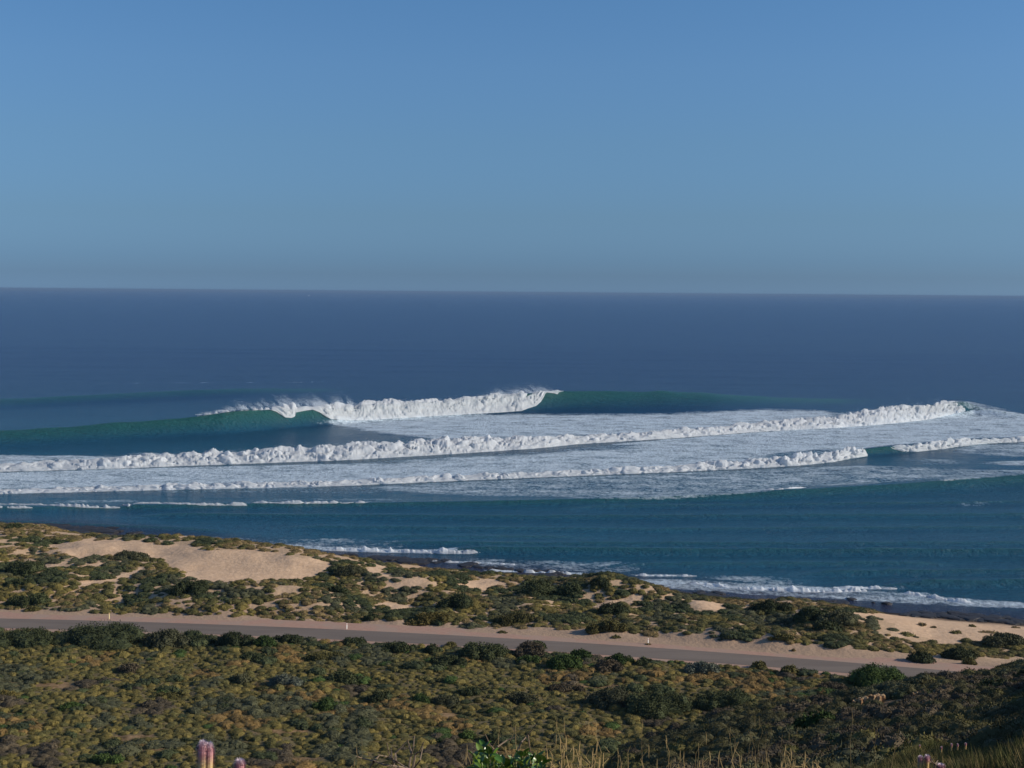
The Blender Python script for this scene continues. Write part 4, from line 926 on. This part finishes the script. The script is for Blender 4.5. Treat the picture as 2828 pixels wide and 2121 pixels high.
for k in range(700):
    pxx, pyy = rr.uniform(2330, 2860), rr.uniform(1690, 1790); 
    if not inpoly(np.array([pxx]), np.array([pyy]), SAND[13])[0]: continue
    Pq = at(np.float64(pxx), np.float64(pyy), 2.0); zq = float(terrain(Pq[0:1], Pq[1:2])[0]); s_ = rr.uniform(.06, .3) * (1.3 if pyy < 1730 else .8)
    dbr.append((Pq[0], Pq[1], zq, int(rr.integers(5)), (s_ * 2.2, s_, s_ * .5), (0, 0, rr.uniform(-.7, .7))))
gn_scatter('beach_debris', RP, dbr, label='dark scraps of weed and stone strewn over the beach sand', category='debris')
ROCKS = [(2450, 1668, 26, 10, 'flat dark rock in the shallows above the beach, largest of the three there'), (2412, 1665, 10, 5, 'small dark rock left of the largest shallow water rock'), (2525, 1694, 34, 7, 'long dark flat rock lying at the edge of the wet sand'),
         (2660, 1706, 40, 9, 'broad dark rock ledge at the top of the beach'), (2755, 1712, 10, 8, 'small upright dark rock near the right end of the beach'), (2600, 1702, 26, 6, 'low dark rock between the long rock and the ledge'), (2350, 1655, 26, 7, 'dark rock where the dunes meet the shallows')]
for i, (qx_, qy_, w_, h_, lab) in enumerate(ROCKS):
    P = at(np.float64(qx_), np.float64(qy_), 0.0); k = P[1] / F
    V, f = rock_np(rr, w_ * k / 2, w_ * k * .7, h_ * k * .55, 12, 6); o = link('rock', mesh_np('rock', V, f, [m_rock], False), label=lab, category='rock', group='dark rocks along the beach'); o.location = P
def outcrop(pxa, pxb, ytop, yb, lab, seed, mat, nn_=26):
    r = np.random.default_rng(seed); mb_V = []; mb_F = []; n0 = 0
    gx, gy, gz = ground_hit((pxa + pxb) / 2, yb, 20); k = gy / F; Wd = (pxb - pxa) * k; Hh = (yb - ytop) * k
    for q in range(nn_):
        x = r.uniform(-.5, .5) * Wd; y = r.uniform(-.3, .8) * Wd * .25
        V, f = rock_np(r, Wd * r.uniform(.05, .12), Wd * r.uniform(.04, .08), Hh * r.uniform(.15, .5), 6, 4)
        gl = float(terrain(np.array([gx + x]), np.array([gy + y]))[0]) - gz
        mb_V.append(V + (x, y, gl + Hh * r.uniform(.1, .4))); mb_F.append(f + n0); n0 += len(V)
    o = link('rock_outcrop', mesh_np('rock_outcrop', np.concatenate(mb_V), np.concatenate(mb_F), [mat], False), label=lab, category='rock outcrop'); o.location = (gx, gy, gz)
outcrop(2350, 2442, 1912, 1948, 'broken orange sandstone ledge on the shaded slope below the big dome bush', 1, m_orock, 40)
outcrop(2518, 2556, 1902, 1926, 'small orange rock outcrop right of the longer broken ledge', 2, m_orock, 14)
outcrop(2185, 2262, 1948, 1966, 'dark brown rocks on the slope left of the orange ledge', 3, m_rock, 18)
outcrop(2736, 2762, 2010, 2024, 'pale stones beside the rust brown tussock at lower right', 4, m_prock, 9)
# dry tufts on the beach
for i, (a_, b_, t_, y_, lab) in enumerate([(2622, 2662, 1739, 1752, 'dark tuft lying on the open beach sand'), (2528, 2560, 1716, 1730, 'straw tuft at the top left of the beach'), (2670, 2700, 1722, 1732, 'small brown tuft in the middle of the beach'), (2700, 2760, 1744, 1752, 'long flat brown tuft on the beach left of the grey bush'),
        (2568, 2590, 1728, 1735, 'tiny brown tuft on the left of the beach'), (2790, 2815, 1728, 1735, 'tiny brown tuft near the right end of the beach'), (2480, 2530, 1742, 1758, 'straw coloured tuft at the foot of the beach'), (1780, 1800, 1776, 1782, 'small dry tuft at the foot of the right guide post'), (1690, 1716, 1752, 1764, 'small dark tuft on the sandy verge left of the right guide post'),
        (1115, 1140, 1716, 1728, 'small brown tuft alone on the sandy verge near centre'), (1370, 1400, 1740, 1750, 'straw tuft on the verge mound right of centre'), (2185, 2200, 1790, 1800, 'small tuft on the verge above the big dome bush')]):
    big_shrub(a_, b_, t_, y_, 'tussock' if i % 2 else 'olive', lab, 900 + i, name='dry_tuft', nl=260, group='dry tufts on bare sand', flat=True, category='tuft', depth=.8)

# ================================================================== FOREGROUND PLANTS
def gz(x, y): return float(terrain(np.array([x]), np.array([y]))[0])
m_head, n, l, b = newmat('pink_flower_bracts'); va = attr(n, 'tint')
c = mixc(n, l, mrange(n, l, va, .35, .75), (.62, .46, .2), (.5, .24, .25)); c = mixc(n, l, mrange(n, l, va, .8, 1.0), c, (.85, .72, .78))
l.new(c, b.inputs['Base Color']); b.inputs['Roughness'].default_value = .7
b.inputs['Subsurface Weight'].default_value = 0
m_stem, n, l, b = newmat('green_stem'); b.inputs['Base Color'].default_value = (.16, .17, .05, 1)
m_twig, n, l, b = newmat('grey_brown_twig'); b.inputs['Base Color'].default_value = (.2, .14, .09, 1); b.inputs['Roughness'].default_value = .9
def flower_head(parent, off, rad, length, seed, lean=0):
    r = np.random.default_rng(seed); Vs = []; Fs = []; Ts = []; n0 = 0
    seg, rings = 12, 14; V = []; T = []
    for i in range(rings + 1):
        t = i / rings; rr_ = rad * .78 * min(1, math.sqrt(max(0, 1 - ((t - .78) / .22) ** 2)) if t > .78 else (.75 + .32 * t))
        for j in range(seg):
            a = j * 2 * math.pi / seg; V.append((rr_ * math.cos(a) + lean * t * t, rr_ * math.sin(a), t * length)); T.append(t * .9)
    Vs.append(np.array(V)); Fs.append(np.stack([q for q in grid_faces(rings + 1, seg)])); Ts.append(np.array(T)); n0 = len(V)
    gf = []
    for i in range(rings):
        for j in range(seg): a = i * seg + j; b2 = i * seg + (j + 1) % seg; gf += [(a, b2, b2 + seg), (a, b2 + seg, a + seg)]
    Fs = [np.array(gf)]
    k = 1500; t = r.uniform(0, 1, k) ** .8; th = r.uniform(0, 2 * np.pi, k)
    rad_t = np.where(t > .78, rad * .78 * np.sqrt(np.maximum(0, 1 - ((t - .78) / .22) ** 2)), rad * .78 * (.75 + .32 * t))
    P = np.stack([rad_t * np.cos(th) + lean * t * t, rad_t * np.sin(th), t * length], 1)
    up_ = np.where(t > .78, (t - .78) / .22 * 1.4 + .5, .5)
    Nn = np.stack([np.cos(th), np.sin(th), up_], 1); Nn /= np.linalg.norm(Nn, axis=1)[:, None]
    S = np.stack([-np.sin(th), np.cos(th), 0 * th], 1)
    L = rad * r.uniform(.4, .8, k)[:, None]; wv = rad * .045
    V = np.stack([P - S * wv, P + S * wv, P + Nn * L], 1).reshape(-1, 3)
    Vs.append(V); Fs.append(np.arange(len(V)).reshape(-1, 3) + n0); Ts.append(np.stack([t * .9, t * .9, np.clip(t * .9 + .25, 0, 1)], 1).ravel())
    me = mesh_np('flower_head', np.concatenate(Vs), np.concatenate(Fs), [m_head], False, dict(tint=np.concatenate(Ts)))
    o = link('flower_head', me, parent); o.location = off; return o
def flower_plant(label, heads, Y, group='pink flower spikes'):
    """heads: (px, y top, width px, length px)"""
    b0 = atY(np.float64(heads[0][0]), np.float64(heads[0][1]), Y); base = (b0[0] + .02, Y + .01, gz(b0[0], Y))
    t = thing('flower_spike', base, label, 'flower', group)
    for i, (hx, hy, w_, L_) in enumerate(heads):
        Q = atY(np.float64(hx), np.float64(hy), Y + .004 * i); rad = w_ / F * Y / 2; ln = L_ / F * Y
        off = (Q[0] - base[0], Q[1] - base[1], Q[2] - base[2] - ln)
        flower_head(t, off, rad, ln, int(hx), lean=rad * .1)
        mb = MB(); mb.tube([(0, 0, -.05), (off[0] * .5, off[1] * .5, off[2] * .45), (off[0], off[1], off[2] + .01)], max(.0016, rad * .12), 5); link('stem', mb.mesh('stem', m_stem), t)
flower_plant('tall twin headed pink and cream flower spike at the bottom left', [(559, 2050, 33, 125), (576, 2054, 30, 122)], 3.0)
flower_plant('low pink flower head just right of the tall twin spike', [(661, 2102, 32, 70)], 3.1)
flower_plant('pale pink flower head, left one of the pair at the bottom right', [(2542, 2089, 15, 40)], 6.0)
flower_plant('deeper pink flower head, right one of the pair at the bottom right', [(2560, 2088, 17, 40)], 6.0)
flower_plant('broad pink flower head cut by the bottom edge beside the white seed heads', [(2598, 2113, 22, 34)], 5.5)
for i, (hx, hy, w_, L_, lab) in enumerate([(2600, 2062, 6, 16, 'leftmost of four thin curved pale flower spikes at lower right'), (2628, 2054, 6, 19, 'tallest white thin flower spike, second of the four at lower right'), (2645, 2055, 6, 17, 'third thin pale flower spike of the row at lower right'), (2667, 2052, 6, 18, 'rightmost pinkish thin spike of the row of four at lower right'),
        (2817, 2070, 10, 16, 'reddish round flower head by the right edge'), (2785, 2092, 10, 14, 'small pink flower head low by the right edge'), (2793, 2078, 7, 10, 'tiny white flower head between the two pink ones at the right edge'), (2540, 2058, 5, 9, 'faint white bud in the shade left of the four thin spikes')]):
    flower_plant(lab, [(hx, hy, w_, L_)], 12.5)

# broad leaved green plant
m_leaf, n, l, b = newmat('glossy_green_leaf'); oi = N(n, 'ShaderNodeObjectInfo').outputs['Random']
l.new(mixc(n, l, oi, (.05, .12, .012), (.16, .22, .03)), b.inputs['Base Color']); b.inputs['Roughness'].default_value = .32; b.inputs['Specular IOR Level'].default_value = .55
LM = []
for v in range(4):
    r = np.random.default_rng(60 + v); rowsn = 7; V = []
    for i in range(rowsn):
        t = i / (rowsn - 1); w_ = .30 * math.sin(math.pi * min(1, t * .88 + .1)) ** .8 if t < 1 else .02; cz = -.25 * t * t + r.uniform(-.02, .02)
        for j in (-1, -.5, 0, .5, 1): V.append((w_ * j, t, cz + .12 * abs(j) + .02 * v * j))
    LM.append(mesh_np('leaf', np.array(V), grid_faces(rowsn, 5), [m_leaf], True))
def leafy(label, cx, Y, tops):
    P = atY(np.float64(cx), np.float64(2121), Y); base = (P[0], Y, gz(P[0], Y)); t = thing('leafy_plant', base, label, 'plant')
    mb = MB(); r = np.random.default_rng(9); lv = []
    for (hx, hy) in tops:
        yy = Y + r.uniform(-.12, .12); Q = atY(np.float64(hx), np.float64(hy), yy); q = np.array([Q[0] - base[0], Q[1] - base[1], Q[2] - base[2]])
        mb.tube([(0, 0, 0), q * (.5, .5, .6), q], [.006, .004, .002], 5)
        for k in range(9):
            u_ = 1 - k * .045; p = q * (.5 + .5 * u_, .5 + .5 * u_, u_) if False else q - np.array([0, 0, k * .009]); lv.append((p, r.uniform(0, 6.28), r.uniform(.3, 1.1) if k > 1 else r.uniform(.8, 1.4), r.uniform(.022, .036)))
    link('stems', mb.mesh('stems', m_stem), t)
    for p, a, pit, s_ in lv:
        o = link('leaf', LM[r.integers(4)], t); o.location = p; o.rotation_euler = (pit, r.uniform(-.3, .3), a); o.scale = (s_,) * 3
leafy('broad leaved bright green plant at the bottom centre', 1400, 3.6, [(1312, 2100), (1325, 2078), (1336, 2062), (1350, 2085), (1362, 2098), (1345, 2105), (1330, 2108), (1385, 2106), (1400, 2112), (1425, 2095), (1440, 2090), (1448, 2082), (1418, 2108), (1470, 2102), (1485, 2098), (1500, 2104), (1375, 2112), (1455, 2110), (1320, 2116), (1400, 2120), (1490, 2116)])
# dry twigs
def twig(label, root_px, tips, Y, rad=.004, cat='dry twigs', name='dry_twigs', seed=1):
    P = atY(np.float64(root_px), np.float64(2200), Y); base = (P[0], Y, gz(P[0], Y)); mb = MB(); r = np.random.default_rng(seed)
    for path in tips:
        pts = [np.array([P[0], Y, (P[2] + base[2]) / 2]) + (0, 0, -.05)] if path[0] is None else []
        for q in path:
            if q is None: continue
            pts.append(atY(np.float64(q[0]), np.float64(q[1]), Y + r.uniform(-.06, .06)))
        pts = np.array(pts) - base; mb.tube(pts, np.linspace(rad, rad * .35, len(pts)), 5)
    mb.tube([(0, 0, -.02), (0, 0, P[2] - base[2])] if P[2] > base[2] else [(0, 0, -.02), (0, 0, .05)], rad * 1.3, 5)
    o = link(name, mb.mesh(name, m_twig), label=label, category=cat); o.location = base
twig('bare branching dry twigs at the bottom, left of the leafy plant', 1120, [
    [None, (1125, 2121), (1095, 2104), (1075, 2085), (1068, 2052)], [(1093, 2103), (1092, 2080), (1128, 2043)], [(1095, 2104), (1070, 2090), (1045, 2085)], [None, (1130, 2115), (1134, 2090), (1142, 2062), (1144, 2032)], [(1137, 2083), (1128, 2055), (1126, 2046)],
    [(1140, 2120), (1147, 2083), (1158, 2076), (1170, 2050)], [(1120, 2121), (1060, 2112), (1032, 2102), (1000, 2094), (982, 2088)], [(1032, 2104), (1048, 2086)], [(1032, 2104), (1020, 2121)], [None, (1145, 2120), (1160, 2100), (1168, 2062)], [(1090, 2121), (1082, 2090), (1080, 2065)]], 4.2, .0042, seed=3)
twig('pale crooked dry twigs rising behind the leafy plant', 1400, [
    [None, (1375, 2085), (1352, 2055), (1340, 2028)], [(1358, 2080), (1375, 2062), (1400, 2044), (1420, 2037)], [None, (1420, 2090), (1440, 2050), (1458, 2030), (1480, 2002)], [(1458, 2028), (1462, 2060), (1470, 2095)], [(1440, 2050), (1452, 2040), (1466, 2018)]], 4.5, .0035, seed=5)
twig('small crooked twig with pale seed heads between the pink flowers at the bottom right', 2590, [[None, (2580, 2110), (2572, 2100), (2578, 2096)], [(2582, 2112), (2590, 2100)], [(2585, 2115), (2608, 2110), (2612, 2118)], [(2575, 2106), (2566, 2104)]], 5.5, .004, seed=6)
# dry grass stalks
def stalks(label, specs, Y, seed, name='dry_grass_tuft', rad=.0022, mat='straw', nfill=5):
    r = np.random.default_rng(seed); cx = np.mean([s_[0] for s_ in specs]); P = atY(np.float64(cx), np.float64(2121), Y); base = np.array([P[0], Y, gz(P[0], Y)]); mb = MB()
    full = [(a, b_, c_) for a, b_, c_ in specs]; rad = rad * .6
    for q in range(nfill):
        s_ = specs[r.integers(len(specs))]; full.append((s_[0] + r.uniform(-25, 25), min(2116, max(s_[1], 2055) + r.uniform(15, 60)), s_[2] + r.normal(0, 16)))
    for (bx, ty, dx) in full:
        yy = Y + r.uniform(-.25, .25); T = atY(np.float64(bx + dx), np.float64(ty), yy); B = atY(np.float64(bx), np.float64(2125), yy); g0 = gz(B[0], yy)
        pts = np.array([[B[0], yy, g0 - .02], [B[0], yy, B[2]], [(B[0] * .8 + T[0] * .2), yy, B[2] * .5 + T[2] * .5], [(B[0] * .42 + T[0] * .58), yy, B[2] * .18 + T[2] * .82], T]) - base
        rd = rad * (.5 if ty < 2045 else 1); pts[2:4] += r.normal(0, .012, (2, 3)); mb.tube(pts, [rd, rd, rd * .8, rd * .6, rd * .4], 4)
        if r.random() < .6:
            e = pts[-1]; mb.tube([e - (0, 0, .03), e, e + (r.uniform(-.004, .004), 0, .02)], [rd * .6, rd * 1.4, rd * .4], 4)
    o = link(name, mb.mesh(name, MAT[mat]), label=label, category='grass', group='dry grass at the bottom edge'); o.location = base
stalks('tuft of thick straw stalks right behind the leafy plant, with the tallest upright stalk', [(1408, 1975, -4), (1412, 2010, 0), (1419, 2015, 5), (1425, 2012, 6), (1395, 2040, -18), (1430, 2050, 10), (1405, 2060, -6), (1375, 1990, -2)], 4.8, 1, rad=.0034)
stalks('straw stalks crossing each other right of the leafy plant', [(1500, 2050, 10), (1490, 2070, 8), (1520, 2062, 14), (1530, 2040, 6), (1550, 2050, -2), (1552, 2004, 6), (1545, 2000, -8), (1570, 2060, 30)], 4.6, 2, rad=.0028)
stalks('dense orange straw clump at the bottom right of centre', [(1560, 2050, 4), (1572, 2065, 8), (1580, 2085, 6), (1590, 2075, -6), (1610, 2090, 3), (1625, 2070, 2), (1640, 2060, 8), (1655, 2080, 4), (1630, 1998, -4), (1650, 2005, -3), (1665, 2060, 5)], 4.4, 3, rad=.0028, nfill=12)
stalks('thin pale straws standing before the shaded slope', [(1705, 2080, 2), (1712, 2090, -3), (1735, 2060, 6), (1775, 2000, -1), (1780, 2070, 12), (1845, 2045, -4), (1838, 2090, 50), (1870, 2085, 8)], 5.0, 4, nfill=6)
stalks('single tall arching straws left of the grass at lower right', [(1919, 2040, 30), (1925, 2035, 26), (1945, 2090, 16), (2025, 2015, -16), (2030, 2060, -6), (2020, 2020, -4), (2045, 2050, -12)], 5.2, 5, nfill=5)
stalks('tallest fine straws rising across the shaded bushes', [(2085, 1990, 0), (2092, 1992, 6), (2088, 2060, 40), (2065, 2015, 0), (2120, 2010, -10), (2130, 1995, -4), (2160, 2012, 22), (2175, 2020, 26), (2155, 2040, 4), (2350, 1975, 4), (2420, 1970, 40), (2460, 1968, 35)], 5.4, 6, nfill=6, rad=.002)
stalks('pale bent dry leaves among green grass at lower right', [(2175, 2085, -10), (2180, 2080, 5), (2188, 2095, 10), (2170, 2070, -2), (2235, 2090, -12), (2250, 2098, 2)], 5.0, 7, nfill=14, rad=.0034)
stalks('faint straws left of the leafy plant', [(990, 2040, 6), (985, 2075, 0), (1290, 2070, 0), (1285, 2090, 2), (1235, 2105, 6)], 5.0, 8, nfill=3)

# fringe of green-yellow grass and the near grassy slope
m_g1 = leafmat('grass_green_yellow', (.085, .088, .026), .35); m_g2 = leafmat('grass_straw', (.19, .145, .06), .3)
GP = []
for v, (mt, sp_) in enumerate([(m_g1, .5), (m_g2, .5), (m_g1, .9), (m_g2, .8)]):
    r = np.random.default_rng(80 + v); V = []; k = 46
    for q in range(k):
        a = r.uniform(0, 6.28); x, y = r.normal(0, .16, 2); h = r.uniform(.5, 1); lx, ly = math.cos(a) * sp_ * h * .5, math.sin(a) * sp_ * h * .5; w_ = .016
        V += [(x - w_ * math.sin(a), y + w_ * math.cos(a), 0), (x + w_ * math.sin(a), y - w_ * math.cos(a), 0), (x + lx, y + ly, h)]
    V = np.array(V); GP.append(mesh_np('grass_tuft', V, np.arange(len(V)).reshape(-1, 3), [mt], False))
r = np.random.default_rng(81); items = []
for k in range(9000):
    Y = 7 + 22 * r.random() ** .9; X = r.uniform(.12, .46) * Y; pxx = 1414 + F * X / Y
    z = gz(X, Y) if False else 0
    items.append([X, Y, z, int(r.choice(4, p=[.4, .15, .3, .15])), .5])
A = np.array([[i_[0], i_[1]] for i_ in items]); zz = terrain(A[:, 0], A[:, 1]); den = fbm(A[:, 0] / 2.2, A[:, 1] / 2.2, 3, 401)
its = []
for i_, z, d in zip(items, zz, den):
    if r.random() > .75 + d: continue
    s_ = r.uniform(.08, .17); its.append((i_[0], i_[1], z - .01, i_[3], (s_ * 1.6, s_ * 1.6, s_ * (1 + .8 * d)), (0, 0, r.uniform(0, 6.28))))
for k in range(900):
    Y = r.uniform(4.6, 5.8); pxx = r.uniform(1560, 2900); X = (pxx - 1414) / F * Y; z = gz(X, Y)
    yt = r.uniform(2096, 2145) + (14 if pxx < 2050 else 0) + 14 * math.sin(pxx / 60); Tz = atY(np.float64(pxx), np.float64(yt), Y)[2]; s_ = max(.1, Tz - z)
    its.append((X, Y, z - .01, int(r.choice(4, p=[.35, .3, .2, .15])), (.28, .28, s_), (0, 0, r.uniform(0, 6.28))))
gn_scatter('grass', GP, its, label='yellow green and straw grass on the near slope at the bottom right', category='grass')

# ================================================================== HAZE
if HAZE > 0:
    mb = MB(); mb.box((0, 30000 - 500 + 100, (-4 + 66) / 2), (160000, 62000, 70))
    m_h = bpy.data.materials.new('haze_air'); m_h.use_nodes = True; n = m_h.node_tree.nodes; l = m_h.node_tree.links
    n.remove(n['Principled BSDF']); pv = n.new('ShaderNodeVolumePrincipled'); pv.inputs['Color'].default_value = (.235, .355, .53, 1); pv.inputs['Density'].default_value = HAZE
    pv.inputs['Anisotropy'].default_value = 0.0
    l.new(pv.outputs[0], n['Material Output'].inputs['Volume'])
    link('haze', mb.mesh('haze', m_h), kind='stuff', label='thin blue sea haze over the water', category='haze')
tris = sum(len(o.data.loops) - 2 * len(o.data.polygons) for o in C.objects if o.type == 'MESH')
print('tris', tris, 'objects', len(C.objects))
